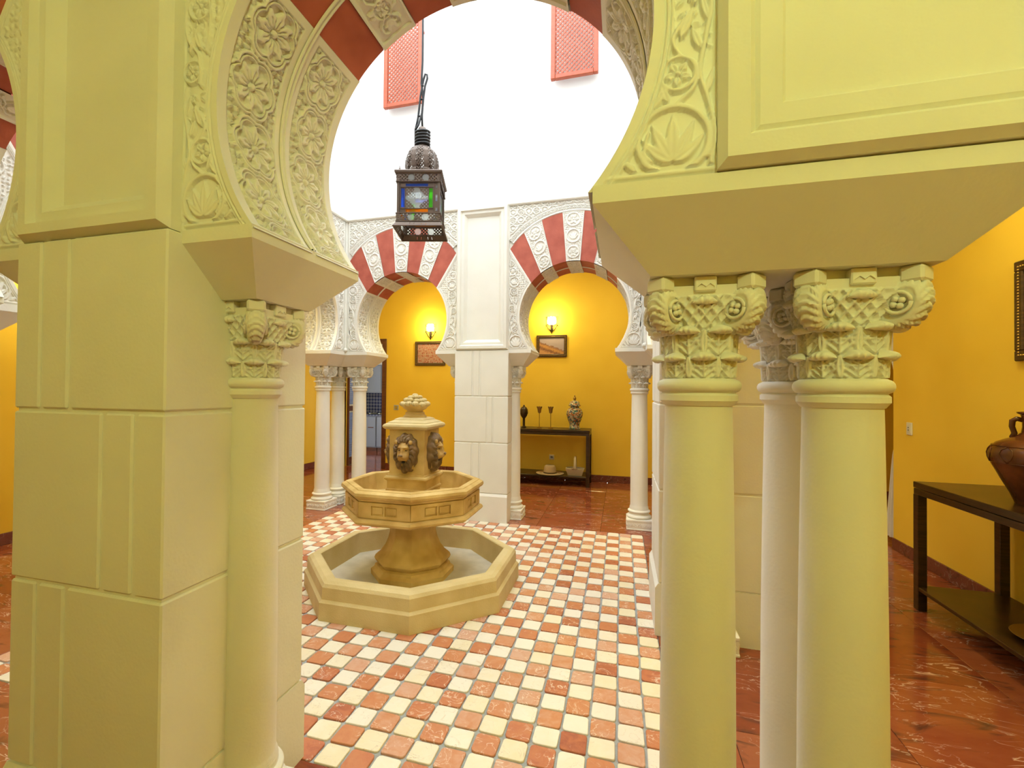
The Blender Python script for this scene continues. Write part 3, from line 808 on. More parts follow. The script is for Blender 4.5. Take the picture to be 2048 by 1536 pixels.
def make_pier(k, label, w):
    a, tf = side_tf(k)
    root = thing('pier', label, 'pier', tf @ Vector((0, 2.1, 0)), a, 'piers in the middle of each arcade', 'thing')
    y0, y1 = -.30, .33      # courtyard face, walk face (about the column line)
    MB().box(-w + .008, w - .008, y0 + .008, y1 - .008, .0, 1.985).build('core', 'cast_stone', root)
    pb = MB(); g = .018
    pb.loft([[(sx * (w + .001), yy, z) for sx, yy in ((-1, y0 - g), (1, y0 - g), (1, y1 + g), (-1, y1 + g))] for z in (0, .295)] +
            [[(sx * w, yy, .325) for sx, yy in ((-1, y0), (1, y0), (1, y1), (-1, y1))]])
    pb.build('plinth', 'cast_stone', root)
    j = .0052; jv = .0085
    # each course: a long block, a thin soldier strip and a second long block, the strip swapping sides
    for ci, (za, zb) in enumerate(COURSES):
        sgn = 1 if ci == 1 else -1
        # seen from the courtyard and from the walk the strip sits on the same world side
        e = (-.01, .085) if k == 0 else (.065, .195)
        if k == 0:
            xs = [-w, -.105, -.015, w] if ci != 1 else [-w, .075, .145, w]
        elif k == 2:
            xs = [-w, .072, .196, w] if ci != 1 else [-w, -.20, -.074, w]
        else:
            xs = [-w, -.15, -.04, w] if ci != 1 else [-w, .05, .15, w]
        for xa, xb in zip(xs, xs[1:]):
            MB().bevbox(xa + (jv if xa > -w else 0), xb - (jv if xb < w else 0), y0, y1, za + j, zb - (j if zb < 1.9 else 0), .005).build('block', 'cast_stone', root)
    # upper field panels on both faces
    up = MB(); up.bevbox(-w, w, y0 + .050, y1 - .050, 1.985, 3.70, .004)
    up.build('upper_shaft', 'cast_stone', root)
    for out, y in ((-1, y0 + .050), (1, y1 - .050)):
        mb = MB(); raised_panel(mb, -w + .006, w - .006, 1.988, 3.69 if out < 0 else 3.71, y, out, PANEL); mb.build('panel', 'cast_stone', root)
    # brackets carrying the arches
    for s in (-1, 1):
        off = 1.032 if k == 2 else 1.05
        lipx = off - .468; botx = w + .15; mb = MB(); wy = .282
        def rect(xb, yh, z): return [(s * (w - .01), -yh, z), (s * xb, -yh, z), (s * xb, yh, z), (s * (w - .01), yh, z)]
        mb.loft([rect(botx - .012, .135, Z_IMP), rect(lipx, wy, Z_LIP), rect(lipx, wy, Z_SPR - .001)])
        mb.build('impost', 'cast_stone', root)
    return root
PIER_LABELS = {0: 'white block pier standing between the two far arches', 1: 'shaded block pier partly hidden behind the near column cluster', 2: 'large cream block pier filling the left of the foreground', 3: 'block pier in the middle of the left arcade, hidden by the near pier'}
for k, lab in PIER_LABELS.items(): make_pier(k, lab, .313 if k == 2 else .325)

def make_corner(q, label):
    """q-th corner: q=0 back right, 1 front right, 2 front left, 3 back left; built for back right and turned"""
    a = -q * PI / 2
    root = thing('corner_post', label, 'corner post', CC + Vector((0, 0, Z_IMP)), a, 'carved corner posts over the column clusters', 'thing')
    dz = -Z_IMP
    i0, i1, o = 1.763, 1.83, 2.37
    L = [(i0, i1), (i1, i1), (i1, i0), (o, i0), (o, o), (i0, o)]
    mb = MB(); mb.loft([[(x, y, z + dz) for x, y in L] for z in (Z_SPR, 3.712)]); mb.build('shaft', 'cast_stone', root)
    # impost: flared block with a lip, L-shaped round the courtyard corner
    lip = 1.506; bl = 1.64; bi = 1.965; bo = 2.24; m1 = 1.83
    def ring_L(l, i, o_, z): return [(l, i, z + dz), (i, i, z + dz), (i, l, z + dz), (o_, l, z + dz), (o_, o_, z + dz), (l, o_, z + dz)]
    mb = MB(); mb.loft([ring_L(bl, bi, bo, Z_IMP), ring_L(lip, m1 - .012, 2.382, Z_LIP), ring_L(lip, m1 - .012, 2.382, Z_SPR)]); mb.build('impost', 'cast_stone', root)
    # raised panels on the two walk faces
    mb = MB(); raised_panel(mb, i0 + .002, o + .03, Z_SPR + .004 + dz, 3.712 + dz, o, 1, [(0, 0), (0, .020), (.016, .040), (.058, .040), (.070, .024), (.078, .030), (.118, .030), (.126, .020)]); mb.build('panel', 'cast_stone', root)
    mb = MB(); raised_panel(mb, i0 + .002, o + .03, Z_SPR + .004 + dz, 3.712 + dz, o, 1, [(0, 0), (0, .020), (.016, .040), (.058, .040), (.070, .024), (.078, .030), (.118, .030), (.126, .020)])
    mb.v = [(y, x, z) for x, y, z in mb.v]; mb.build('panel', 'cast_stone', root)
    # bead up the inner corner with a small ball at its foot
    mb = MB(); mb.tube([(i1 - .004, i1 - .004, Z_SPR + .03 + dz), (i1 - .004, i1 - .004, Z_CORN + .005 + dz)], .020, 12); mb.build('corner_bead', 'cast_stone', root, smooth=40)
    mb = MB(); mb.ball((i1 - .02, i1 - .02, Z_SPR + .022 + dz), .028, 14, 10); mb.build('ball', 'cast_stone', root, smooth=True)
CORNER_LABELS = ['corner post and flared impost over the far right columns, half hidden by the near impost', 'big flared impost and panelled corner post at upper right of the foreground',
                 'corner post of the front left courtyard corner, out past the near pier', 'white corner post and impost over the three far left columns']
for q, lab in enumerate(CORNER_LABELS): make_corner(q, lab)

# ------------------------------------------------------------------ column: plinth, base, shaft, necking, capital (built once, copied)
def capital_bell():
    nt, nz = 224, 88; zt = .232
    th = np.linspace(0, 2 * PI, nt + 1); z = np.linspace(0, zt, nz)
    A, Z = np.meshgrid(th, z, indexing='ij')
    r0 = np.interp(Z, [0, .05, .10, .14, .165, .20, zt], [.083, .085, .088, .093, .100, .108, .112])
    k = sstep(Z, .120, .19)
    c4 = np.cos(4 * A)                       # circle -> square with hollow sides
    sq = 1 / np.maximum(np.abs(np.cos(A)), np.abs(np.sin(A)))
    hollow = 1 - .055 * np.cos(4 * A)
    r = r0 * ((1 - k) + k * (np.minimum(sq, 1.25) * .98))
    cell = PI / 4
    def tier(z0, z1, ph):
        f = ((A + ph + cell / 2) % cell - cell / 2) / (cell / 2); t = (Z - z0) / (z1 - z0); H = 0
        wl = .10
        H = np.maximum(H, ridge(np.abs(f) - (1 - .12 * np.sin(PI * np.clip(t, 0, 1))), .13))          # stems between leaves
        H = np.maximum(H, .9 * ridge(f, .085))                                                          # mid rib
        for n_ in range(-1, 4):
            H = np.maximum(H, .75 * ridge((t - .30 * n_ - .55 * np.abs(f)) * 1.0, .055))               # herringbone veins up
        H = np.maximum(H, .7 * ridge(t - .10 - .0 * f - .9 * (1 - np.abs(f)), .06))                    # veins across
        H = np.maximum(H, .6 * ridge(t - .55, .05))
        return np.where((t > 0) & (t < 1), H, 0)
    H = np.maximum(tier(.003, .058, 0), tier(.060, .124, cell / 2))
    f4 = ((A + PI / 4) % (PI / 2) - PI / 4); U = np.sin(f4) / np.maximum(np.cos(f4), .3) * .11
    top = np.maximum.reduce([ridge(((U + (Z - .14) * .8) % .030) - .015, .0042), ridge(((U - (Z - .14) * .8) % .030) - .015, .0042), .8 * flower(U, Z, 0, .176, .018, 6)])
    H = np.maximum(H, np.where((Z > .126) & (Z < .206), top, 0))
    r = r + .0115 * H - .002
    return grid_arrays(np.stack([r * np.cos(A), r * np.sin(A), Z], -1))
def volute(q):
    a = PI / 4 + q * PI / 2; nu, nv = 64, 40
    th = np.linspace(0, 2 * PI, nu + 1); ph = np.linspace(.02, PI - .02, nv)
    TH, PH = np.meshgrid(th, ph, indexing='ij')
    # axis of the scroll is tangential (t); rounded drum in the plane of the diagonal (d) and the vertical (z)
    ct = np.cos(PH); rad = np.sin(PH) ** .4
    herr = ridge(((TH / (2 * PI) * 20 + 1.4 * np.abs(ct)) % 1.0) - .5, .33) * np.clip(np.sin(PH), 0, 1) ** 2
    side = ring(ct * 0 + np.sin(PH), TH * 0, .62, 0, .0, .10) 
    R_ = 1 + .20 * herr - .04
    sq_ = (np.abs(np.cos(TH)) ** 3.2 + np.abs(np.sin(TH)) ** 3.2) ** (-1 / 3.2)
    low = np.clip(-np.sin(TH), 0, 1)
    d = .130 - .020 * low + .040 * rad * np.cos(TH) * R_ * sq_; z = .171 + .051 * rad * np.sin(TH) * R_ * sq_; t = (.033 - .009 * low) * np.sign(ct) * np.abs(ct) ** .6 - .006 * np.sign(ct) * ridge(np.sin(PH), .35)
    X = d * math.cos(a) - t * math.sin(a); Y = d * math.sin(a) + t * math.cos(a)
    return grid_arrays(np.stack([X, Y, z], -1))
def capital_leaves():
    mb = MB()
    for i in range(4):
        a = i * PI / 2
        pass
        # scroll rings on the flanks of the corner volutes
        b = a + PI / 4
        for s in (-1, 1):
            c = Vector((.124 * math.cos(b), .124 * math.sin(b), .172)); tdir = Vector((-math.sin(b), math.cos(b), 0)) * s; ddir = Vector((math.cos(b), math.sin(b), 0))
            c = c + tdir * .031
            mb.tube([c + (ddir * math.cos(u) + Vector((0, 0, 1)) * math.sin(u)) * .024 for u in np.linspace(0, 2 * PI, 17)], .0042, 6)
            for u in np.linspace(0, 2 * PI, 5)[:-1]:
                mb.ball(c + (ddir * math.cos(u + .5) + Vector((0, 0, 1)) * math.sin(u + .5)) * .009, .0075, 8, 5)
    return mb
def leaf_lip(a, r0, z0, out, W):
    """curled tip of an acanthus leaf: springs from the bell, rolls over and returns"""
    u = np.linspace(-1, 1, 25); v = np.linspace(0, 1.25, 13); U, V = np.meshgrid(u, v, indexing='ij')
    s = np.clip(1 - np.abs(U) ** 2.2, 0, 1) ** .8; rib = 1 + .10 * np.cos(5 * PI * U)
    r = r0 - .004 + (out * s * rib + .004) * np.sin(V * PI * .8) ** .9 + (1 - s) * .002
    z = z0 + s * np.where(V < 1, .016 - .026 * V ** 1.3, -.010 + .008 * (V - 1) / .25) - .004 * U ** 2
    t = U * W * (1 - .18 * np.clip(V - .5, 0, 1))
    return grid_arrays(np.stack([r * math.cos(a) - t * math.sin(a), r * math.sin(a) + t * math.cos(a), z], -1))
def abacus():
    mb = MB(); n = 12; pts = []
    for q in range(4):
        a0 = PI / 4 + q * PI / 2; c0 = Vector((math.cos(a0), math.sin(a0))) * .164; c1 = Vector((math.cos(a0 + PI / 2), math.sin(a0 + PI / 2))) * .164
        mid = (c0 + c1) / 2; nrm = mid.normalized()
        for i in range(n):
            t = i / n; p = c0.lerp(c1, t) - nrm * .028 * math.sin(PI * t); pts.append(p)
    mb.loft([[(p.x * .93, p.y * .93, .212) for p in pts], [(p.x, p.y, .224) for p in pts], [(p.x, p.y, .254) for p in pts]])
    for q in range(4):
        a = PI / 4 + q * PI / 2; R = Matrix.Rotation(a, 3, 'Z'); m2 = MB(); m2.bevbox(.124, .169, -.028, .028, .216, .253, .006)
        mb.add([R @ Vector(v) for v in m2.v], m2.f)
        R = Matrix.Rotation(q * PI / 2, 3, 'Z'); m2 = MB(); m2.bevbox(.08, .118, -.025, .025, .216, .2535, .003)
        m2.add([(.118, -.02 + .04 * i / 8, .226 + .008 * math.sin(PI * i / 4) ** 2) for i in range(9)] + [(.122, -.02 + .04 * i / 8, .226 + .008 * math.sin(PI * i / 4) ** 2) for i in range(9)], [(i, i + 1, i + 10, i + 9) for i in range(8)])
        mb.add([R @ Vector(v) for v in m2.v], m2.f)
    return mb
Z_CAP = 1.558
proto = {}
o = abacus().build('abacus', 'carved_stone', smooth=30); proto['abacus'] = o.data; bpy.data.objects.remove(o)
o = capital_leaves().build('scroll_rings', 'carved_stone', smooth=True); proto['leaves'] = o.data; bpy.data.objects.remove(o)
lips = [leaf_lip(i * PI / 4, .089, .0540, .027, .031) for i in range(8)] + [leaf_lip(i * PI / 4 + PI / 8, .096, .120, .030, .030) for i in range(8)] + [leaf_lip(i * PI / 2, .108, .192, .018, .030) for i in range(4)]
cap_ = np_mesh('capital', [capital_bell()] + lips + [volute(q) for q in range(4)], 'carved_stone')
bm = bmesh.new(); bm.from_mesh(cap_); bm.from_mesh(proto['leaves']); bm.to_mesh(cap_); bm.free(); proto['bell'] = cap_
sh = MB(); prof = [(.100, .228), (.100, .236), (.095, .250)] + [(.0935 - .0105 * (t ** 1.5) + .0015 * math.sin(PI * t), .26 + t * 1.23) for t in np.linspace(0, 1, 16)] + [(.085, 1.498)]
sh.lathe(prof, 48); o = sh.build('shaft', 'cast_stone', smooth=40); proto['shaft'] = o.data; bpy.data.objects.remove(o)
nk = MB(); nk.lathe([(.086, 1.49), (.091, 1.497), (.096, 1.503), (.096, 1.517), (.090, 1.523)] + [(.090 + .014 * math.sin(t), 1.5415 - .0165 * math.cos(t)) for t in np.linspace(.15, PI - .15, 10)] + [(.089, 1.56)], 48)
o = nk.build('necking', 'cast_stone', smooth=35); proto['neck'] = o.data; bpy.data.objects.remove(o)
bs = MB(); bs.lathe([(.131, .113)] + [(.112 + .020 * math.sin(t), .133 - .019 * math.cos(t)) for t in np.linspace(.2, PI - .25, 9)] + [(.112, .155), (.106, .163), (.105, .172), (.109, .177)] + [(.104 + .017 * math.sin(t), .192 - .014 * math.cos(t)) for t in np.linspace(.3, PI - .2, 8)] + [(.103, .209), (.101, .216), (.102, .224), (.100, .232)], 48)
o = bs.build('base_moulding', 'cast_stone', smooth=35); proto['base'] = o.data; bpy.data.objects.remove(o)
pls = MB(); pls.bevbox(-.136, .136, -.136, .136, 0, .018, .004); pls.bevbox(-.132, .132, -.132, .132, .018, .092, .002); pls.bevbox(-.136, .136, -.136, .136, .092, .116, .004)
for q in range(4):
    R = Matrix.Rotation(q * PI / 2, 3, 'Z'); m2 = MB()
    for i in range(7):
        x = -.108 + .036 * i; s = 1 if i % 2 else -1
        m2.tube([(x - .018, -.132, .055 - s * .018), (x - .010, -.134, .055), (x, -.134, .055 + s * .017), (x + .009, -.134, .055), (x + .002, -.134, .055 - s * .010)], .0042, 5)
    pls.add([R @ Vector(v) for v in m2.v], m2.f)
o = pls.build('plinth', 'carved_stone', smooth=30); proto['plinth'] = o.data; bpy.data.objects.remove(o)

COLUMNS = []
corner_names = ['back right', 'front right', 'front left', 'back left']
CL = {
    (0, 'C'): 'white column standing at the right foot of the console table arch', (0, 'A'): 'white column of the far right cluster nearest the right arcade', (0, 'B'): 'outermost white column of the far right cluster',
    (1, 'A'): 'cream column half hidden between the two thick foreground columns', (1, 'C'): 'pale thick foreground column under the left end of the big impost', (1, 'B'): 'thick foreground column under the outer end of the big impost',
    (2, 'C'): 'column of the front left cluster nearest the near pier', (2, 'A'): 'column of the front left cluster nearest the left arcade', (2, 'B'): 'outermost column of the front left cluster',
    (3, 'A'): 'leftmost of the three slender columns behind the fountain', (3, 'C'): 'rightmost of the three slender columns behind the fountain, before the kitchen door', (3, 'B'): 'middle of the three slender columns behind the fountain, set back'}
def column(x, y, rz, label):
    r = thing('column', label, 'column', (x, y, 0), rz, 'carved columns carrying the arches', 'thing')
    obj('plinth', proto['plinth'], r); obj('base_moulding', proto['base'], r); obj('shaft', proto['shaft'], r); obj('necking', proto['neck'], r)
    c = obj('capital', proto['bell'], r, (0, 0, Z_CAP)); obj('abacus', proto['abacus'], c)
for q in range(4):
    a = -q * PI / 2; R = Matrix.Rotation(a, 3, 'Z')
    # in the turned frame the roles of A and C follow the photograph's own corners
    for nm, l in (('c1', (1.770, 2.10)), ('c2', (2.10, 1.770)), ('B', (2.10, 2.10))):
        p = CC + R @ Vector((l[0], l[1], 0))
        if nm == 'B': key = 'B'
        else: key = 'C' if abs(abs(p.y - CC.y) - 2.10) < .05 else 'A'
        column(p.x, p.y, a, CL[q, key])
PC = {(0, -1): 'far column against the left side of the far pier, below the lantern arch', (0, 1): 'white column against the far pier beside the console table',
      (1, -1): 'far column against the shaded pier of the right arcade', (1, 1): 'column against the shaded pier, only its carved foot showing behind the foreground columns',
      (2, -1): 'cream column against the big foreground pier, under the flared bracket', (2, 1): 'column on the far side of the big foreground pier',
      (3, -1): 'near column against the pier of the left arcade', (3, 1): 'far column against the pier of the left arcade'}
for (k, s), lab in PC.items():
    p, a = place((s * .318, 2.10, 0), k); column(p.x, p.y, a, lab)

# ================================================================== FOUNTAIN
def octa(a, z, c=(0, 0)): 
    R = a / math.cos(PI / 8); return [(c[0] + R * math.cos(PI / 8 + i * PI / 4), c[1] + R * math.sin(PI / 8 + i * PI / 4), z) for i in range(8)]
def square(h, z, c=(0, 0)): return [(c[0] + sx * h, c[1] + sy * h, z) for sx, sy in ((-1, -1), (1, -1), (1, 1), (-1, 1))]
fo = thing('fountain', 'tiered sandstone fountain with lion masks in the middle of the courtyard', 'fountain', (-1.806, -1.8, 0))
mb = MB(); mb.loft([octa(a, z) for a, z in ((.780, 0), (.778, .118), (.760, .134), (.758, .212), (.745, .232), (.722, .246), (.672, .246), (.664, .240), (.640, .07))], cap0=True, cap1=False)
mb.build('lower_basin', 'fountain_pale', fo, smooth=25)
MB().loft([octa(.66, .03), octa(.645, .072)]).build('basin_floor', 'basin_floor', fo)
ctr = (-.012, 0)
mb = MB(); mb.loft([octa(a, z, ctr) for a, z in ((.300, .07), (.302, .112), (.276, .132), (.272, .150), (.250, .160), (.268, .178), (.278, .198), (.270, .222), (.232, .255), (.200, .300), (.180, .350), (.168, .400), (.166, .450), (.176, .500), (.20, .530), (.24, .545))])
mb.build('stem', 'fountain_stone', fo, smooth=35)
ub = MB(); UP = [(.22, .535), (.44, .545), (.488, .556), (.510, .570), (.516, .583), (.508, .598), (.490, .606), (.476, .612), (.476, .722), (.486, .728), (.492, .740), (.512, .752), (.520, .768), (.516, .786), (.500, .797), (.490, .800), (.486, .806), (.446, .808), (.438, .80), (.425, .66), (.40, .635)]
ub.loft([octa(a, z, ctr) for a, z in UP], cap0=True, cap1=True)
upper = ub.build('upper_basin', 'fountain_stone', fo, smooth=28)
# two sunk panels on each of the eight sides
for i in range(8):
    a = i * PI / 4; R = Matrix.Rotation(a, 3, 'Z')
    # a facing with two sunk panels, standing proud of the wall of the basin
    hl = .478 * math.tan(PI / 8) + .002; m2 = MB(); x0, x1 = .470, .490
    for (ya, yb, za, zb) in ((-hl, hl, .700, .722), (-hl, hl, .612, .634), (-hl, -.100, .634, .700), (.100, hl, .634, .700), (-.006, .006, .634, .700)):
        m2.box(x0, x1, ya, yb, za, zb)
    for s in (-1, 1):
        c_ = s * .053; m2.bevbox(x0, x1 - .008, c_ - .038, c_ + .038, .643, .691, .002)
    m2.v = [tuple(R @ Vector(v) + Vector((ctr[0], 0, 0))) for v in m2.v]
    m2.build('sunk_panel', 'fountain_stone', upper)
pc = (-.006, 0)
mb = MB(); mb.loft([square(h, z, pc) for h, z in ((.158, .62), (.158, .735), (.166, .742), (.166, .752), (.158, .760), (.158, .815), (.170, .826), (.178, .838), (.174, .850), (.160, .857), (.160, .866))])
pd = mb.build('pedestal', 'fountain_stone', fo, smooth=28)
for q in range(4):
    R = Matrix.Rotation(q * PI / 2, 3, 'Z'); m2 = MB()
    rr = [[(-w, -y, .68 - h), (w, -y, .68 - h), (w, -y, .68 + h), (-w, -y, .68 + h)] for w, h, y in ((.118, .052, .1585), (.118, .052, .1625), (.110, .044, .1625), (.110, .044, .154))]
    m2.loft(rr, cap0=False, cap1=True); m2.v = [tuple(R @ Vector(v) + Vector((pc[0], 0, 0))) for v in m2.v]; m2.build('sunk_panel', 'fountain_stone', pd)
mb = MB(); mb.loft([square(h, z, pc) for h, z in ((.146, .86), (.146, 1.215))]); mb.build('pillar', 'fountain_stone', fo)
mb = MB(); mb.loft([square(h, z, pc) for h, z in ((.150, 1.212), (.172, 1.216), (.184, 1.226), (.188, 1.238), (.182, 1.252), (.166, 1.260), (.160, 1.262), (.158, 1.268), (.140, 1.276), (.122, 1.284), (.118, 1.292), (.106, 1.298), (.088, 1.304))]); mb.build('cap', 'fountain_pale', fo, smooth=28)
mb = MB(); mb.lathe([(.092, 1.300), (.090, 1.316), (.080, 1.322), (.076, 1.330), (.078, 1.338), (.072, 1.344), (.060, 1.350), (.066, 1.358), (.090, 1.372), (.104, 1.392), (.108, 1.405), (.09, 1.41)], 24, (pc[0], 0, 0)); ur = mb.build('finial_urn', 'fountain_stone', fo, smooth=35)
rf = random.Random(3)
for ringi, (n, r, z, s) in enumerate(((11, .094, 1.408, .027), (9, .068, 1.436, .025), (6, .038, 1.458, .023), (1, 0, 1.470, .024))):
    for i in range(n):
        a = 2 * PI * (i + .5 * ringi) / n + rf.uniform(-.1, .1); m2 = MB(); c = Vector((pc[0] + r * math.cos(a), r * math.sin(a), z + rf.uniform(-.004, .004)))
        # a fluted blossom
        nu, nv = 20, 8; rings = []
        for k in range(1, nv):
            t = PI * k / nv
            rings.append([c + Vector((math.sin(t) * math.cos(u) * s * (1 + .16 * math.cos(5 * u)), math.sin(t) * math.sin(u) * s * (1 + .16 * math.cos(5 * u)), -math.cos(t) * s * .8)) for u in (2 * PI * j / nu for j in range(nu))])
        m2.loft(rings); m2.build('blossom', 'fountain_pale', ur, smooth=True)

# lion mask: mane, face, ears; built once, one on each side of the pillar
def lion():
    n, m = 144, 44
    u = np.linspace(0, 2 * PI, n + 1); r = np.linspace(0, 1, m); Uq, Rq = np.meshgrid(u, r, indexing='ij')
    ax = .100; az = np.where(np.sin(Uq) > 0, .135, .170)
    lock = ridge(((Uq * 17 / (2 * PI) + .55 * np.sin(7 * Rq)) % 1) - .5, .47)
    lock2 = ridge(((Uq * 27 / (2 * PI) - 1.2 * Rq) % 1) - .5, .5)
    H = .062 * np.sqrt(np.clip(1 - Rq ** 3.2, 0, 1)) * (1 - .38 * np.exp(-((Rq - .25) / .33) ** 2) * 1.0)
    H = H + (.020 * lock + .009 * lock2) * sstep(Rq, .38, .6) * np.sqrt(np.clip(1 - Rq ** 6, 0, 1))
    edge = 1 + .045 * np.sin(11 * Uq + 1) * Rq
    X = ax * Rq * np.cos(Uq) * edge; Z = az * Rq * np.sin(Uq) * edge
    mane = grid_arrays(np.stack([X, -H, Z], -1))
    # face: one height field with brow, cheeks, nose bridge, muzzle, mouth and chin
    nx, nz = 72, 96; x = np.linspace(-.068, .068, nx); z = np.linspace(-.125, .088, nz); X, Z = np.meshgrid(x, z, indexing='ij')
    g = lambda cx_, cz_, sx, sz: np.exp(-((X - cx_) / sx) ** 2 - ((Z - cz_) / sz) ** 2)
    two = lambda cx_, cz_, sx, sz: g(cx_, cz_, sx, sz) + g(-cx_, cz_, sx, sz)
    F = .026 + .044 * np.exp(-(np.abs(X) / .052) ** 4 - (np.abs(Z + .012) / .088) ** 4)
    F += .010 * g(0, .050, .026, .026) + .012 * two(.025, .030, .017, .009) + .008 * two(.040, -.012, .014, .024)
    F -= .020 * two(.025, .011, .012, .008); F += .011 * two(.025, .010, .006, .0045)
    F += .024 * g(0, .000, .015, .036) + .026 * g(0, -.026, .024, .015) + .025 * two(.020, -.044, .020, .017)
    F -= .006 * g(0, -.046, .0035, .016); F -= .036 * g(0, -.074, .021, .0095); F += .022 * g(0, -.098, .022, .014)
    face = grid_arrays(np.stack([X, -F, Z], -1), flip=True)
    return mane, face
mane, face = lion()
ME_MANE = np_mesh('mane', [mane], 'mane_stone'); ME_FACE = np_mesh('face', [face], 'muzzle_stone')
def lion_small():
    e = MB(); e.ball((0, 0, 0), .0165, 12, 8, (1, .8, 1.1)); a = e.build('ear', 'muzzle_stone', smooth=True).data
    e = MB(); e.ball((0, 0, 0), .0150, 10, 6, (1.35, .7, .65)); b = e.build('nose', 'mane_stone', smooth=True).data
    e = MB(); e.ball((0, 0, 0), .016, 10, 6, (1.0, .5, .6)); c = e.build('mouth', 'dark_hole', smooth=True).data
    e = MB(); e.ball((0, 0, 0), .0048, 8, 6, (1.5, .8, .7)); d = e.build('eye', 'dark_hole', smooth=True).data
    for nm in ('ear', 'nose', 'mouth', 'eye'): bpy.data.objects.remove(bpy.data.objects[nm])
    return a, b, c, d
ME_EAR, ME_NOSE, ME_MOUTH, ME_EYE = lion_small()
for q in range(4):
    R = Matrix.Rotation(q * PI / 2, 3, 'Z'); p = R @ Vector((0, -.146, 1.052)) + Vector((pc[0], 0, 0))
    mn = obj('lion_mask', ME_MANE, fo, p, q * PI / 2)
    obj('face', ME_FACE, mn, (0, -.002, 0)).scale = (1.1, 1.05, 1.08); obj('nose', ME_NOSE, mn, (0, -.113, -.026)); [obj('eye', ME_EYE, mn, (s_ * .028, -.074, .011)) for s_ in (-1, 1)]; obj('mouth', ME_MOUTH, mn, (0, -.058, -.080))
    for s in (-1, 1): obj('ear', ME_EAR, mn, (s * .058, -.062, .070))

# ================================================================== HANGING LANTERN
LX, LY, LZ = -1.775, -1.80, 2.695
la = thing('hanging_lantern', 'pierced bronze lantern with coloured glass hanging on a black cable', 'lantern', (LX, LY, LZ), math.radians(15))

def panel_rect(mb, y, x0, x1, z0, z1, t=.004): mb.box(x0, x1, y - t, y, z0, z1)
hw = .156                                         # half width of the body
# bottom flared skirt, open below, pierced with a row of slots
for q in range(4):
    R = Matrix.Rotation(q * PI / 2, 3, 'Z')
    u = np.linspace(-1, 1, 121); t = np.linspace(0, 1, 15); U, Tq = np.meshgrid(u, t, indexing='ij')
    W = hw + .012 + .022 * Tq; Zq = .118 - .040 * Tq
    V, f = grid_arrays(np.stack([U * W, -W, Zq], -1))
    slot = ((np.abs(((U * 22) % 1) - .5) < .22) & (np.abs(U) < .5) & (np.abs(Tq - .5) < .25)).ravel()
    keep = ~(slot[f].mean(1) > .5)
    obj('skirt', np_mesh('skirt', [(V @ np.array(R.transposed()), f[keep])], 'bronze'), la)
    m2 = MB(); m2.tube([(-hw - .034, -hw - .034, .078), (hw + .034, -hw - .034, .078)], .005, 6); m2.v = [tuple(R @ Vector(v)) for v in m2.v]; m2.build('skirt_rim', 'bronze', la)
def band(z0, z1, out):
    """pierced band with two round glasses on each side"""
    for q in range(4):
        R = Matrix.Rotation(q * PI / 2, 3, 'Z'); m2 = MB()
        n, m = 78, 20; x = np.linspace(-hw - out, hw + out, n); z = np.linspace(z0, z1, m); X, Z = np.meshgrid(x, z, indexing='ij')
        H = arabesque(X + 1, Z - z0, (z1 - z0) / 1.0 * .5) * .004
        P = np.stack([X, -(hw + out) - H, Z], -1); V, f = grid_arrays(P, flip=True)
        holes = np.minimum(np.hypot(X + .055, Z - (z0 + z1) / 2), np.hypot(X - .055, Z - (z0 + z1) / 2)).ravel()
        filig = (np.sin(X * 240) * np.sin(Z * 240 + 1)).ravel()
        cf = holes[f].mean(1); ff = filig[f].mean(1)
        keep = (cf > .026) & ~((ff > .30) & (np.abs(X.ravel()[f].mean(1)) < hw - .012))
        V = V @ np.array(R.transposed())
        obj('pierced_band', np_mesh('pierced_band', [(V, f[keep])], 'bronze'), la)
        for s, g in ((-1, 'glass_clear'), (1, 'glass_clear')):
            m2 = MB(); m2.ball(R @ Vector((s * .055, -(hw + out) + .004, (z0 + z1) / 2)), .028, 16, 8, (1, .22, 1) if q % 2 == 0 else (.22, 1, 1)); m2.build('round_glass', g, la, smooth=True)
        m2 = MB()
        for zz in (z0, z1): m2.bevbox(-hw - out - .004, hw + out + .004, -(hw + out) - .006, -(hw + out) + .004, zz - .004, zz + .004, .0015)
        m2.v = [tuple(R @ Vector(v)) for v in m2.v]; m2.build('band_rail', 'bronze', la)
band(.118, .180, .012); band(.425, .487, .012)
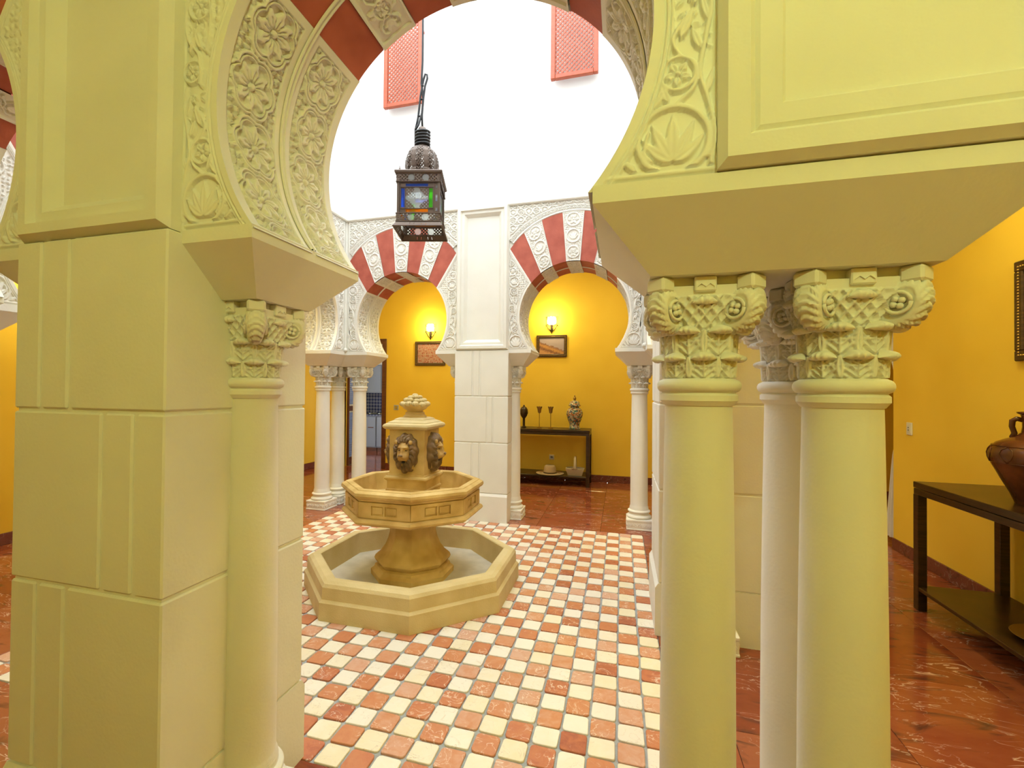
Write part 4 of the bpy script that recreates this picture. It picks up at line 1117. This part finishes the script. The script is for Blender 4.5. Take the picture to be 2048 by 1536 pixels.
# main body: corner posts, glass panels framed in bronze
for sx in (-1, 1):
    for sy in (-1, 1): MB().box(sx * hw - .009, sx * hw + .009, sy * hw - .009, sy * hw + .009, .118, .487).build('corner_post', 'bronze', la)
for q in range(4):
    R = Matrix.Rotation(q * PI / 2, 3, 'Z'); side = MB()
    y = -hw
    # filigree plate with openings
    n, m = 100, 76; x = np.linspace(-hw, hw, n); z = np.linspace(.180, .425, m); X, Z = np.meshgrid(x, z, indexing='ij')
    zc = .3025; xo = -.012
    d = np.hypot(X - xo, (Z - zc)); th = np.arctan2(Z - zc, X - xo); star = d < (.070 + .016 * np.cos(4 * th) + .006 * np.cos(8 * th))
    top = (np.abs(X - xo) < .088) & (np.abs(Z - .402) < .013); bot = (np.abs(X - xo) < .088) & (np.abs(Z - .203) < .013)
    lf = (np.abs(X - (xo - .107)) < .015) & (np.abs(Z - zc) < .074); rt = (np.abs(X - (xo + .107)) < .015) & (np.abs(Z - zc) < .074)
    ex = (np.abs(X - .146) < .016) & (np.abs(np.abs(Z - zc) % .075 - .0) < .026)
    fil = (np.sin(X * 230) * np.sin(Z * 230) > .18) & (np.abs(X - xo) < .090) & (np.abs(Z - zc) < .084)
    hole = (star | top | bot | lf | rt | ex | fil).ravel()
    V, f = grid_arrays(np.stack([X, np.full(X.shape, y), Z], -1), flip=True); keep = ~(hole[f].mean(1) > .5)
    obj('filigree_plate', np_mesh('filigree_plate', [(V @ np.array(R.transposed()), f[keep])], 'bronze'), la)
    def pane(nm, x0, x1, z0, z1, g):
        m2 = MB(); m2.box(x0, x1, y + .003, y + .007, z0, z1); m2.v = [tuple(R @ Vector(v)) for v in m2.v]; m2.build(nm, g, la)
    pane('coloured_pane', xo - .09, xo + .09, .388, .416, 'glass_blue'); pane('coloured_pane', xo - .09, xo + .09, .189, .217, 'glass_orange')
    pane('coloured_pane', xo - .124, xo - .091, .226, .379, 'glass_blue'); pane('coloured_pane', xo + .091, xo + .124, .226, .379, 'glass_green')
    pane('centre_pane', xo - .09, xo + .09, .2175, .3875, 'glass_clear'); pane('corner_pane', .1285, .164, .185, .42, 'glass_clear')
    m2 = MB()
    for (x0, x1, z0, z1) in ((xo - .130, xo + .130, .383, .388), (xo - .130, xo + .130, .217, .222), (xo - .093, xo - .089, .222, .383), (xo + .089, xo + .093, .222, .383), (xo - .130, xo - .126, .186, .42), (xo + .126, xo + .130, .186, .42)):
        m2.box(x0, x1, y - .006, y + .002, z0, z1)
    m2.v = [tuple(R @ Vector(v)) for v in m2.v]; m2.build('pane_frame', 'bronze', la)
# top rim, dome, finials
mb = MB(); mb.loft([square(hw + .016, .484), square(hw + .026, .492), square(hw + .028, .505), square(hw + .020, .514), square(hw - .03, .516)]); mb.build('top_rim', 'bronze', la, smooth=30)
dome_prof = [(.134, .512), (.136, .552), (.120, .560), (.126, .580), (.131, .615), (.128, .660), (.116, .705), (.094, .740), (.066, .762), (.048, .770)]
n = 96; dz = np.array([p[1] for p in dome_prof]); dr = np.array([p[0] for p in dome_prof]); zz = np.linspace(.512, .77, 56); rr = np.interp(zz, dz, dr)
n = 192; A, Zz = np.meshgrid(np.linspace(0, 2 * PI, n + 1), zz, indexing='ij'); Rr = np.repeat(rr[None], n + 1, 0)
rib = np.abs(((A * 8 / (2 * PI)) % 1) - .5); Rr = Rr * (1 + .05 * (np.cos(A * 8) * (Zz > .561)))
V, f = grid_arrays(np.stack([Rr * np.cos(A), Rr * np.sin(A), Zz], -1))
hole = ((np.sin(A * 32) * np.sin(Zz * 220 + 1)) > .30) & (np.cos(A * 8) > -.35)
keep = ~(hole.ravel()[f].mean(1) > .45)
obj('dome', np_mesh('dome', [(V, f[keep])], 'bronze'), la)
mb = MB(); mb.lathe([(.052, .768), (.044, .785), (.036, .87), (.030, .885), (.038, .905), (.028, .928), (.010, .936)], 20); mb.build('neck', 'bronze', la, smooth=35)
for sx in (-1, 1):
    for sy in (-1, 1): MB().lathe([(.012, .514), (.010, .525), (.004, .538), (.001, .556)], 10, (sx * hw * .95, sy * hw * .95, 0)).build('corner_spike', 'bronze', la)
# cable coiled round the neck, knotted above it
pts = []
for t in np.linspace(0, 1, 90):
    a = 2 * PI * 5.2 * t; pts.append(((.056 + .004 * math.sin(3 * a)) * math.cos(a), (.056 + .004 * math.cos(2 * a)) * math.sin(a), .778 + .125 * t + .008 * math.sin(a)))
MB().tube(pts, .0095, 7).build('cable_coil', 'black_cable', la, smooth=True)
cb = MB(); cb.tube([(.0, 0, .93), (-.004, 0, 1.02), (.004, 0, 1.17), (-.012, 0, 1.29), (-.004, 0, 1.47), (-.006, 0, 2.4), (-.004, 0, 4.075)], .0085, 7)
cb.tube([(-.055, 0, .80), (-.058, .01, .92), (-.034, 0, 1.02), (-.018, 0, 1.19), (.004, 0, 1.32), (.018, 0, 1.365), (.034, 0, 1.36), (.036, 0, 1.33), (.018, 0, 1.27), (.006, 0, 1.17), (-.004, 0, 1.05), (-.03, -.01, .95), (-.05, -.03, .90)], .0085, 7)
for z in (1.025, 1.16, 1.27): cb.ball((-.004 if z > 1.1 else -.03, -.002, z), .011, 8, 6, (1.2, 1, .7))
cb.build('cable', 'black_cable', la, smooth=True)
cd = MB(); cd.tube([(-1.80, -3.64, 6.78), (-1.80, 0.04, 6.78)], .006, 6); tag(cd.build('support_wire', 'black_cable'), 'thin black wire stretched over the courtyard that holds the lantern cable', 'wire')

# ================================================================== LATTICE SHUTTERS ON THE UPPER WALL
def lattice(x0, x1, z0, z1, y, label):
    r = thing('lattice_shutter', label, 'shutter', ((x0 + x1) / 2, y, z0), 0, 'orange lattice shutters high on the far wall')
    w_, h_ = (x1 - x0) / 2, z1 - z0; fw = .05; d = .05
    for nm, b_ in (('stile', (-w_, -w_ + fw, -d, 0, 0, h_)), ('stile', (w_ - fw, w_, -d, 0, 0, h_)), ('rail', (-w_ + fw, w_ - fw, -d, 0, 0, fw)), ('rail', (-w_ + fw, w_ - fw, -d, 0, h_ - fw, h_))):
        MB().bevbox(*b_, .006).build(nm, 'shutter_wood', r)
    for sx in (-1, 1):
        for zz in (.12, h_ - .12): MB().box(sx * (w_ - .03) - .012, sx * (w_ - .03) + .012, 0, .075, zz - .012, zz + .012).build('wall_bracket', 'shutter_wood', r)
    for sgn, yy in ((1, -.0262), (-1, -.0218)):
        mb = MB(); iw, z_a, z_b = w_ - fw, fw, h_ - fw; p = .052; t = .0085
        k = -60
        while k < 60:
            # line x = sgn*(z - zc) + k*p*sqrt2 clipped to the opening
            c = k * p; pts = []
            za, zb = z_a, z_b
            if sgn > 0: za = max(za, z_a + (-iw - c)); zb = min(zb, z_a + (iw - c))
            else: za = max(za, z_a - (iw - c)); zb = min(zb, z_a - (-iw - c))
            if zb - za > .01:
                xa, xb = c + sgn * (za - z_a), c + sgn * (zb - z_a); q = t * .7071
                v = []
                for (xx, zz) in ((xa, za), (xb, zb)):
                    for (ox, oz) in ((q, -sgn * q), (-q, sgn * q)):
                        v += [(xx + ox, yy - .003, zz + oz), (xx + ox, yy + .003, zz + oz)]
                mb.add(v, [(0, 4, 6, 2), (1, 3, 7, 5), (0, 1, 5, 4), (2, 6, 7, 3)])
            k += 1
        o = mb.build('lattice_strips', 'shutter_wood', r); o['kind'] = 'stuff'
lattice(-3.06, -2.555, 4.975, 6.02, -.045, 'orange wooden lattice shutter behind the lantern cable')
lattice(-1.0, -.485, 4.975, 6.02, -.045, 'orange wooden lattice shutter high on the far wall, right of the lantern')

# ================================================================== FURNITURE AND SMALL THINGS
def console(name, label, x0, x1, y0, y1, top=.90, leg=.055):
    r = thing(name, label, 'table', ((x0 + x1) / 2, (y0 + y1) / 2, 0), 0, 'dark wooden console tables')
    w_, d_ = (x1 - x0) / 2, (y1 - y0) / 2
    MB().bevbox(-w_, w_, -d_, d_, top - .042, top, .003).build('table_top', 'dark_wood', r)
    MB().bevbox(-w_ + .002, w_ - .002, -d_ + .002, d_ - .002, top - .088, top - .046, .002).build('apron', 'dark_wood', r)
    MB().bevbox(-w_ + .004, w_ - .004, -d_ + .004, d_ - .004, .138, .165, .003).build('shelf', 'dark_wood', r)
    for sx in (-1, 1):
        for sy in (-1, 1):
            MB().bevbox(min(sx * w_, sx * (w_ - leg)), max(sx * w_, sx * (w_ - leg)), min(sy * d_, sy * (d_ - leg)), max(sy * d_, sy * (d_ - leg)), 0, top - .088, .003).build('leg', 'dark_wood', r)
    return r
console('console_table', 'dark wooden console table standing against the far yellow wall', -2.35, -.70, 2.30, 2.80)
console('console_table', 'dark wooden console table against the right wall with a clay pitcher on it', 1.785, 2.30, -3.0, -1.175)

# lidded porcelain jar
jr = thing('ginger_jar', 'painted lidded porcelain jar on the far console table', 'jar', (-.958, 2.55, .90))
MB().lathe([(.085, 0), (.092, .008), (.088, .03), (.078, .05), (.082, .08), (.108, .15), (.130, .22), (.133, .26), (.122, .30), (.096, .335), (.070, .35), (.066, .375)], 40).build('body', 'painted_porcelain', jr, smooth=40)
MB().lathe([(.088, .372), (.098, .378), (.098, .388), (.086, .40), (.080, .43), (.062, .452), (.03, .463), (.014, .467)], 36).build('lid', 'painted_porcelain', jr, smooth=40)
MB().lathe([(.014, .465), (.018, .475), (.027, .49), (.024, .508), (.012, .523), (.010, .532), (.014, .540), (.003, .55)], 16).build('knob', 'brass', jr, smooth=40)
for i, (x, lab) in enumerate(((-1.532, 'brass tulip candlestick farther from the porcelain jar'), (-1.345, 'brass tulip candlestick nearer to the porcelain jar'))):
    c = thing('candlestick', lab, 'candlestick', (x, 2.52, .90), 0, 'pair of brass candlesticks')
    MB().lathe([(.042, 0), (.043, .006), (.03, .014), (.010, .022), (.006, .03)], 20).build('foot', 'brass', c, smooth=40)
    MB().lathe([(.006, .025), (.005, .14), (.006, .25)], 10).build('stem', 'brass', c, smooth=40)
    m2 = MB(); n = 24
    rings = [[(r * math.cos(2 * PI * j / n), r * math.sin(2 * PI * j / n), z + (.022 * abs(math.sin(2 * PI * j / n * 3)) if k == 4 else 0)) for j in range(n)] for k, (r, z) in enumerate(((.008, .245), (.026, .256), (.030, .29), (.036, .325), (.046, .340)))]
    m2.loft(rings, cap1=False); m2.build('tulip_cup', 'brass', c, smooth=40)
dk = thing('dark_ornament', 'dark round ornament peeping out behind the column on the far console table', 'ornament', (-1.80, 2.55, .90))
MB().lathe([(.04, 0), (.045, .01), (.02, .03), (.02, .15), (.05, .19), (.07, .24), (.065, .30), (.04, .34), (.01, .355)], 20).build('body', 'dark_wood', dk, smooth=40)
MB().lathe([(.012, .352), (.016, .365), (.006, .38)], 12).build('knob', 'dark_wood', dk, smooth=40)
# straw hat
ht = thing('straw_hat', 'wide-brimmed straw hat lying on the lower shelf of the far console table', 'hat', (-1.34, 2.45, .165))
m2 = MB(); m2.lathe([(.225, .012), (.223, .016), (.16, .008), (.104, .014), (.103, .018)], 40, cap0=False, cap1=False); m2.build('brim', 'straw', ht, smooth=60)
m2 = MB(); m2.lathe([(.106, .012), (.102, .05), (.094, .10), (.084, .13), (.066, .142), (.04, .136), (.01, .130)], 36, cap0=False); m2.build('crown', 'straw', ht, smooth=50)
MB().lathe([(.1075, .014), (.107, .03), (.105, .032)], 36, cap0=False, cap1=False).build('hat_band', 'frame_wood', ht)
# basket
bk = thing('wicker_basket', 'small pale wicker basket with a tall handle on the lower shelf of the far console', 'basket', (-.935, 2.46, .165))
m2 = MB(); m2.loft([[(sx * a, sy * b_, z) for sx, sy in ((-1, -1), (1, -1), (1, 1), (-1, 1))] for a, b_, z in ((.11, .07, 0), (.125, .085, .05), (.145, .10, .105), (.135, .09, .105), (.105, .065, .012))]); m2.build('body', 'basket_weave', bk)
m2 = MB()
for s in range(2):
    m2.tube([(.145 * math.cos(t), .10 * math.sin(t), .107 + s * .006) for t in np.linspace(0, 2 * PI, 25)], .006, 6)
m2.build('rim', 'basket_weave', bk, smooth=True)
m2 = MB()
rings = []
for t in np.linspace(0, PI, 21):
    y, z = -.09 * math.cos(t), .10 + .20 * math.sin(t)
    rings.append([(-.016, y, z), (.016, y, z), (.016, y * .94, z - .006), (-.016, y * .94, z - .006)])
m2.loft(rings); m2.build('handle', 'basket_weave', bk)
m2 = MB()
for a in (.5, 2.6): m2.tube([(.0, -.10, .11), (.03 * math.cos(a), -.115, .11 + .03 * math.sin(a)), (.06 * math.cos(a), -.11, .11 + .01), (.02 * math.cos(a), -.105, .10)], .005, 6)
m2.build('bow', 'straw', bk, smooth=True)

# clay pitcher on the right console, plate on its shelf
pt = thing('clay_pitcher', 'dark brown glazed clay pitcher on the console at the right edge', 'pitcher', (2.05, -1.83, .90), 0)
pt.scale = (1.1, 1.1, 1.1)
m2 = MB(); prof = [(.082, 0), (.085, .01), (.10, .05), (.135, .125), (.168, .20), (.180, .235), (.181, .262), (.172, .290), (.150, .315), (.112, .335), (.075, .352), (.058, .37), (.054, .40), (.055, .445), (.060, .463), (.072, .470), (.074, .478), (.060, .480), (.048, .46)]
m2.lathe(prof, 48); m2.build('body', 'brown_glaze', pt, smooth=40)
m2 = MB()
for z, r in ((.300, .166), (.212, .173)): m2.tube([(r * math.cos(t), r * math.sin(t), z) for t in np.linspace(0, 2 * PI, 49)], .0028, 6)
for i in range(9):
    a = 2 * PI * i / 9
    for s in (-1, 1):
        m2.tube([((np.interp(z, [.21, .24, .262, .29, .30], [.173, .1805, .1815, .173, .166]) + .001) * math.cos(a + s * w), (np.interp(z, [.21, .24, .262, .29, .30], [.173, .1805, .1815, .173, .166]) + .001) * math.sin(a + s * w), z) for z, w in ((.215, 0), (.235, .12), (.258, .17), (.28, .14), (.296, .02))], .003, 6)
m2.build('incised_leaves', 'brown_glaze', pt, smooth=True)
m2 = MB(); hd = math.radians(150)
m2.tube([(r * math.cos(hd), r * math.sin(hd), z) for r, z in ((.050, .435), (.072, .442), (.087, .430), (.089, .40), (.080, .365), (.088, .340))], [.012, .013, .013, .012, .012, .013], 8); m2.build('handle', 'brown_glaze', pt, smooth=True)
pl_ = thing('shallow_plate', 'dark shallow dish on the lower shelf of the right console', 'dish', (2.06, -1.92, .165))
MB().lathe([(.05, 0), (.09, .004), (.155, .016), (.17, .022), (.168, .026), (.15, .021), (.08, .010), (.02, .009)], 40).build('dish', 'brass', pl_, smooth=40)
MB().tube([(.168 * math.cos(t), .168 * math.sin(t), .024) for t in np.linspace(0, 2 * PI, 41)], .003, 6).build('rim', 'brass', pl_, smooth=True)

# pictures
def picture(name, label, p, w_, h_, face, mat, fw=.05):
    """face: '-y' on the far wall, '-x' on the right wall, '+x' on the left wall"""
    rz = {'-y': 0, '-x': -PI / 2, '+x': PI / 2}[face]
    r = thing(name, label, 'picture', p, rz, 'framed pictures on the yellow walls')
    for b_ in ((-w_, w_, h_ - fw, h_), (-w_, w_, -h_, -h_ + fw), (-w_, -w_ + fw, -h_ + fw, h_ - fw), (w_ - fw, w_, -h_ + fw, h_ - fw)):
        MB().bevbox(b_[0], b_[1], -.028, -.002, b_[2], b_[3], .006).build('frame_side', 'frame_wood', r)
    m2 = MB(); e = fw * .55
    nn = int(w_ * 2 / .022)
    for i in range(nn + 1):
        x = -w_ + e + (2 * w_ - 2 * e) * i / nn
        for z in (-h_ + e, h_ - e): m2.ball((x, -.028, z), .007, 6, 4)
    nn = int(h_ * 2 / .022)
    for i in range(1, nn):
        z = -h_ + e + (2 * h_ - 2 * e) * i / nn
        for x in (-w_ + e, w_ - e): m2.ball((x, -.028, z), .007, 6, 4)
    m2.build('gilt_beading', 'gold_bead', r)
    MB().box(-w_ + fw * .9, w_ - fw * .9, -.014, -.006, -h_ + fw * .9, h_ - fw * .9).build('print', mat, r)
picture('framed_picture', 'gilt framed picture of a hillside town above the far console table', (-1.387, Y_B, 2.29), .262, .19, '-y', 'town_print')
picture('framed_picture', 'dark framed picture of a crowd in red on the far wall', (-3.643, Y_B, 2.192), .302, .226, '-y', 'crowd_print')
picture('framed_picture', 'dark carved frame cut off by the right edge of the photograph', (X_R, -1.60, 2.085), .37, .335, '-x', 'town_print', .07)
picture('framed_picture', 'small gilt frame on the left wall behind the slender columns', (X_L, 1.72, 1.92), .26, .19, '+x', 'crowd_print')

# wall sconces: the far pair, and unseen ones added to light the walks
def sconce(label, p, face, power, col=LAMP_COL):
    rz = {'-y': 0, '+y': PI, '-x': -PI / 2, '+x': PI / 2}[face]
    r = thing('wall_sconce', label, 'wall lamp', p, rz, 'wrought iron wall lamps')
    m2 = MB(); m2.bevbox(-.02, .02, -.012, 0, -.14, .06, .003); m2.build('back_plate', 'iron', r)
    def arc(R_, z): return [(R_ * math.cos(t), -.005 - R_ * math.sin(t), z) for t in np.linspace(0, PI, 17)]
    m2 = MB(); m2.tube(arc(.095, -.045), .005, 6); m2.tube(arc(.082, .055), .004, 6); m2.build('basket_ring', 'iron', r, smooth=True)
    m2 = MB()
    for t in (0, .26 * PI, .5 * PI, .74 * PI, PI):
        c, s = math.cos(t), math.sin(t)
        m2.tube([(.095 * c, -.005 - .095 * s, -.045), (.05 * c, -.005 - .05 * s, -.12), (.006 * c, -.012, -.165)], .0042, 6)
    m2.tube([(0, -.012, -.15), (0, -.012, -.19)], .008, 6); m2.build('cradle_bars', 'iron', r, smooth=True)
    m2 = MB()
    for t in (.12 * PI, .42 * PI, .62 * PI, .9 * PI):
        c, s = math.cos(t), math.sin(t); m2.tube([(.088 * c, -.005 - .088 * s, -.045), (.088 * c, -.005 - .088 * s, .075)], .0038, 6)
        m2.ball((.088 * c, -.005 - .088 * s, .084), .008, 6, 5, (1, 1, 1.8))
    m2.build('uprights', 'iron', r, smooth=True)
    m2 = MB(); m2.loft([[(R_ * math.cos(t), -.006 - R_ * math.sin(t), z) for t in np.linspace(.05, PI - .05, 15)] for R_, z in ((.050, -.04), (.072, -.025), (.076, .03), (.072, .075), (.062, .095))]); m2.build('glass_shade', 'bulb', r, smooth=50)
    L_ = bpy.data.lights.new('sconce_light', 'POINT'); L_.energy = power; L_.color = col; L_.shadow_soft_size = .04
    lo = bpy.data.objects.new('sconce_light', L_); COL.objects.link(lo); lo.parent = r; lo.location = (0, -.19, .05)
sconce('glowing iron wall lamp above the picture of the hillside town', (-1.388, Y_B, 2.70), '-y', LAMP_BACK)
sconce('glowing iron wall lamp above the picture of the crowd in red', (-3.643, Y_B, 2.64), '-y', LAMP_BACK)
sconce('added iron wall lamp on the near wall behind the viewer, toward the left', (-2.9, Y_F, 2.9), '+y', LAMP_NEAR * .22, LAMP_COL_NEAR)  # unseen lamp added for the yellow tint of the near arcade
sconce('added iron wall lamp on the near wall behind the viewer, toward the right', (.45, Y_F, 2.9), '+y', LAMP_NEAR * 1.22, LAMP_COL_NEAR)  # also added out of view, the stronger of the near pair
sconce('added unseen iron wall lamp on the right wall above the cut off picture', (X_R, -2.6, 2.75), '-x', LAMP_SIDE)  # out of view, added to brighten the right wall
sconce('added unseen iron wall lamp on the left wall of the walk', (X_L, -1.8, 2.75), '+x', LAMP_SIDE)  # out of view, added to fill the left walk with light

def added_ceiling_lamp(label, x, y, power, col=LAMP_COL):  # unseen fixture added to brighten the walls of the walks
    r = thing('added_ceiling_lamp', label, 'ceiling lamp', (x, y, Z_CEIL), 0, 'unseen round lamps added to light the walks')
    MB().lathe([(.17, 0), (.17, -.02), (.15, -.03)], 32).build('rim', 'brass', r, smooth=40)
    MB().lathe([(.145, -.02), (.13, -.045), (.08, -.06), (.02, -.065)], 32).build('glass_bowl', 'bulb', r, smooth=40)
    L_ = bpy.data.lights.new('added_ceiling_light', 'AREA'); L_.shape = 'DISK'; L_.size = .30; L_.energy = power; L_.color = col
    lo = bpy.data.objects.new('added_ceiling_light', L_); COL.objects.link(lo); lo.parent = r; lo.location = (0, 0, -.075)
added_ceiling_lamp('added round lamp on the ceiling of the far walk, toward the right', -.75, 1.35, CEIL_BACK)
added_ceiling_lamp('added round lamp on the ceiling of the far walk, toward the left', -2.85, 1.35, CEIL_BACK)
added_ceiling_lamp('added round lamp on the ceiling of the right hand walk', 1.5, -1.9, CEIL_SIDE)
added_ceiling_lamp('added round lamp on the ceiling of the left hand walk', -4.8, -1.0, CEIL_SIDE)

# switches and sockets
def plate(name, label, p, face, w_, h_, kind):
    rz = {'-y': 0, '-x': -PI / 2}[face]
    r = thing(name, label, 'switch' if kind != 'socket' else 'socket', p, rz)
    MB().bevbox(-w_, w_, -.010, 0, -h_, h_, .003).build('cover', 'white_plastic' if kind != 'grey' else 'grey_plastic', r)
    if kind == 'socket':
        MB().lathe([(.020, 0), (.020, .002), (.017, .003), (.016, .0)], 20).build('socket_ring', 'grey_plastic', r)
        o = bpy.data.objects[r.children[-1].name]; o.rotation_euler = (PI / 2, 0, 0); o.location = (0, -.010, 0)
        for s in (-1, 1): MB().ball((s * .008, -.012, 0), .003, 8, 5).build('socket_hole', 'dark_hole', r)
    else:
        MB().bevbox(-w_ * .62, w_ * .62, -.014, -.009, -h_ * .62, h_ * .62, .002).build('rocker', 'white_plastic' if kind != 'grey' else 'steel', r)
        if kind == 'outlets':
            for z in (-.012, .012): MB().box(-.006, .006, -.016, -.0135, z - .004, z + .004).build('slot', 'dark_hole', r)
plate('wall_socket', 'square white power socket on the wall behind the far console table', (-1.372, Y_B, .378), '-y', .042, .042, 'socket')
plate('light_switch', 'square metal light switch on the far wall behind the fountain', (-4.33, Y_B, 1.175), '-y', .048, .048, 'grey')
plate('light_switch', 'small upright cream switch plate on the right hand yellow wall', (X_R, .02, 1.20), '-x', .042, .058, 'outlets')
plate('wall_thermostat', 'small pale control box on the dim wall beyond the curtain', (3.14, Y_B, 1.22), '-y', .09, .05, 'plain')

# curtain tied back at the end of the right wall
cu = thing('curtain', 'white sheer curtain tied back at the end of the right wall', 'curtain', (X_R + .09, .30, 0))
def curtain_mesh():
    nz, nu = 60, 60; z = np.linspace(.06, 2.70, nz); u = np.linspace(0, 1, nu)
    wid = np.interp(z, [.06, .3, .9, 1.25, 1.45, 1.9, 2.4, 2.7], [.30, .27, .16, .05, .05, .24, .42, .50])
    y0 = np.interp(z, [.06, .9, 1.25, 1.45, 2.0, 2.7], [.0, -.005, -.03, -.03, -.01, .0])
    Zq, Uq = np.meshgrid(z, u, indexing='ij'); Y = y0[:, None] + wid[:, None] * Uq; amp = .022 + .012 * np.sin(Zq * 2)
    X = amp * np.sin(Uq * 2 * PI * 5 + .4 * np.sin(Zq * 3)) 
    return grid_arrays(np.stack([X, Y, Zq], -1))
obj('cloth', np_mesh('cloth', [curtain_mesh()], 'curtain'), cu)
MB().tube([(.0, -.05, 1.36), (.035, -.02, 1.35), (.03, .02, 1.34), (-.035, .02, 1.34), (-.04, -.02, 1.35), (0, -.05, 1.36)], .012, 8).build('tie_back', 'curtain', cu, smooth=True)
MB().tube([(0, -.05, 2.71), (0, 2.5, 2.71)], .012, 8).build('curtain_rod', 'door_wood', cu, smooth=True)

# ------------------------------------------------------------------ kitchen doorway on the far wall
dr = thing('door_1', None, None, ((DX0 + DX1) / 2, Y_B, 0)); dr['kind'] = 'structure'; dr['label'] = 'dark wooden frame of the kitchen doorway'
hwid = (DX1 - DX0) / 2
for b_ in ((-hwid - .085, -hwid, 0, DZ + .085), (hwid, hwid + .085, 0, DZ + .085), (-hwid, hwid, DZ, DZ + .085)):
    MB().bevbox(b_[0], b_[1], -.025, .045, b_[2], b_[3], .006).build('door_frame', 'door_wood', dr)
lf = thing('louvred_door', 'dark louvred kitchen door standing open, blue window light painted into its slats', 'door', (DX0 + .026, Y_B + .07, 0), math.radians(97))
MB().bevbox(0, .03, -.02, .02, .01, DZ - .02, .004).build('stile', 'door_wood', lf); MB().bevbox(.66, .73, -.02, .02, .01, DZ - .02, .004).build('stile', 'door_wood', lf)
for z0, z1 in ((.01, .16), (1.08, 1.18), (DZ - .14, DZ - .02)): MB().bevbox(.03, .66, -.02, .02, z0, z1, .004).build('rail', 'door_wood', lf)
sl = MB(); sl.add([(.03, -.02, -.012), (.66, -.02, -.012), (.66, .02, .018), (.03, .02, .018), (.03, -.02, -.004), (.66, -.02, -.004), (.66, .02, .026), (.03, .02, .026)], [(0, 3, 2, 1), (4, 5, 6, 7), (0, 1, 5, 4), (2, 3, 7, 6), (0, 4, 7, 3), (1, 2, 6, 5)])
so = sl.build('slat', 'louvre_blue_light', lf); so.location = (0, 0, .185)
z = .225
while z < DZ - .16:
    if not 1.05 < z < 1.20: obj('slat', so.data, lf, (0, 0, z))
    z += .04
KX0, KX1, KY = -6.6, -3.4, 5.60
struct('wall_kitchen', MB().box(KX0, KX1, KY, KY + .1, 0, 2.7).box(KX1, KX1 + .1, Y_B + TH, KY, 0, 1.0).box(KX1, KX1 + .1, Y_B + TH, KY, 2.1, 2.7).box(KX1, KX1 + .1, Y_B + TH, 3.5, 1.0, 2.1).box(KX1, KX1 + .1, 4.5, KY, 1.0, 2.1).box(KX0 - .1, KX0, Y_B + TH, KY, 0, 2.7).box(KX0 - .1, KX1 + .1, Y_B + TH, KY + .1, 2.7, 2.8), 'white_plaster', 'white kitchen walls beyond the doorway')
cab = None
for i in range(4):
    x = KX0 + .05 + i * .62
    c = thing('base_cabinet', ['pale kitchen base cabinet in the far left corner', 'pale kitchen base cabinet second from the corner, seen through the doorway', 'pale kitchen base cabinet third from the corner, seen through the doorway', 'pale kitchen base cabinet fourth from the corner'][i], 'cabinet', (x + .31, KY - .30, 0), 0, 'kitchen base cabinets')
    MB().box(-.305, .305, -.28, .295, .10, .86).build('body', 'cabinet_blue_cast', c); MB().box(-.30, .30, -.24, .29, 0, .10).build('toe_kick', 'door_wood', c)
    d_ = MB().bevbox(-.295, .295, -.30, -.281, .12, .84, .004).build('door', 'cabinet_blue_cast', c); MB().bevbox(.10, .24, -.325, -.303, .58, .60, .003).build('handle', 'door_wood', d_)
wt = MB().bevbox(KX0 + .01, KX0 + 2.55, KY - .62, KY - .002, .862, .90, .004).build('worktop', 'blue_backsplash'); tag(wt, 'blue tiled kitchen worktop seen through the doorway', 'worktop')
bsp = MB().box(KX0, KX1, KY - .012, KY - .0005, .90, 1.42).build('backsplash', 'blue_backsplash'); tag(bsp, 'blue diamond tiled splashback over the kitchen worktop', 'splashback')
for i in range(4):
    x = KX0 + .05 + i * .62; z0 = 1.42
    c = thing('wall_cabinet', ['pale kitchen wall cabinet in the far left corner', 'pale kitchen wall cabinet second from the corner', 'pale kitchen wall cabinet third from the corner', 'pale kitchen wall cabinet fourth from the corner'][i], 'cabinet', (x + .31, KY - .17, z0), 0, 'kitchen wall cabinets')
    MB().box(-.305, .305, -.16, .165, 0, .70).build('body', 'cabinet_blue_cast', c)
    d_ = MB().bevbox(-.29, .29, -.18, -.161, .015, .685, .004).build('door', 'cabinet_blue_cast', c); MB().bevbox(-.25, -.235, -.20, -.182, .06, .18, .003).build('handle', 'steel', d_)
hb = thing('gas_hob', 'dark gas hob set on the kitchen worktop', 'hob', (-6.05, KY - .32, .90))
MB().bevbox(-.26, .26, -.22, .22, 0, .012, .003).build('hob_plate', 'dark_hole', hb)
for sx in (-1, 1):
    for sy in (-1, 1): MB().lathe([(.06, .012), (.06, .03), (.04, .036), (.01, .036)], 16, (sx * .13, sy * .11, 0)).build('burner', 'steel', hb, smooth=40)
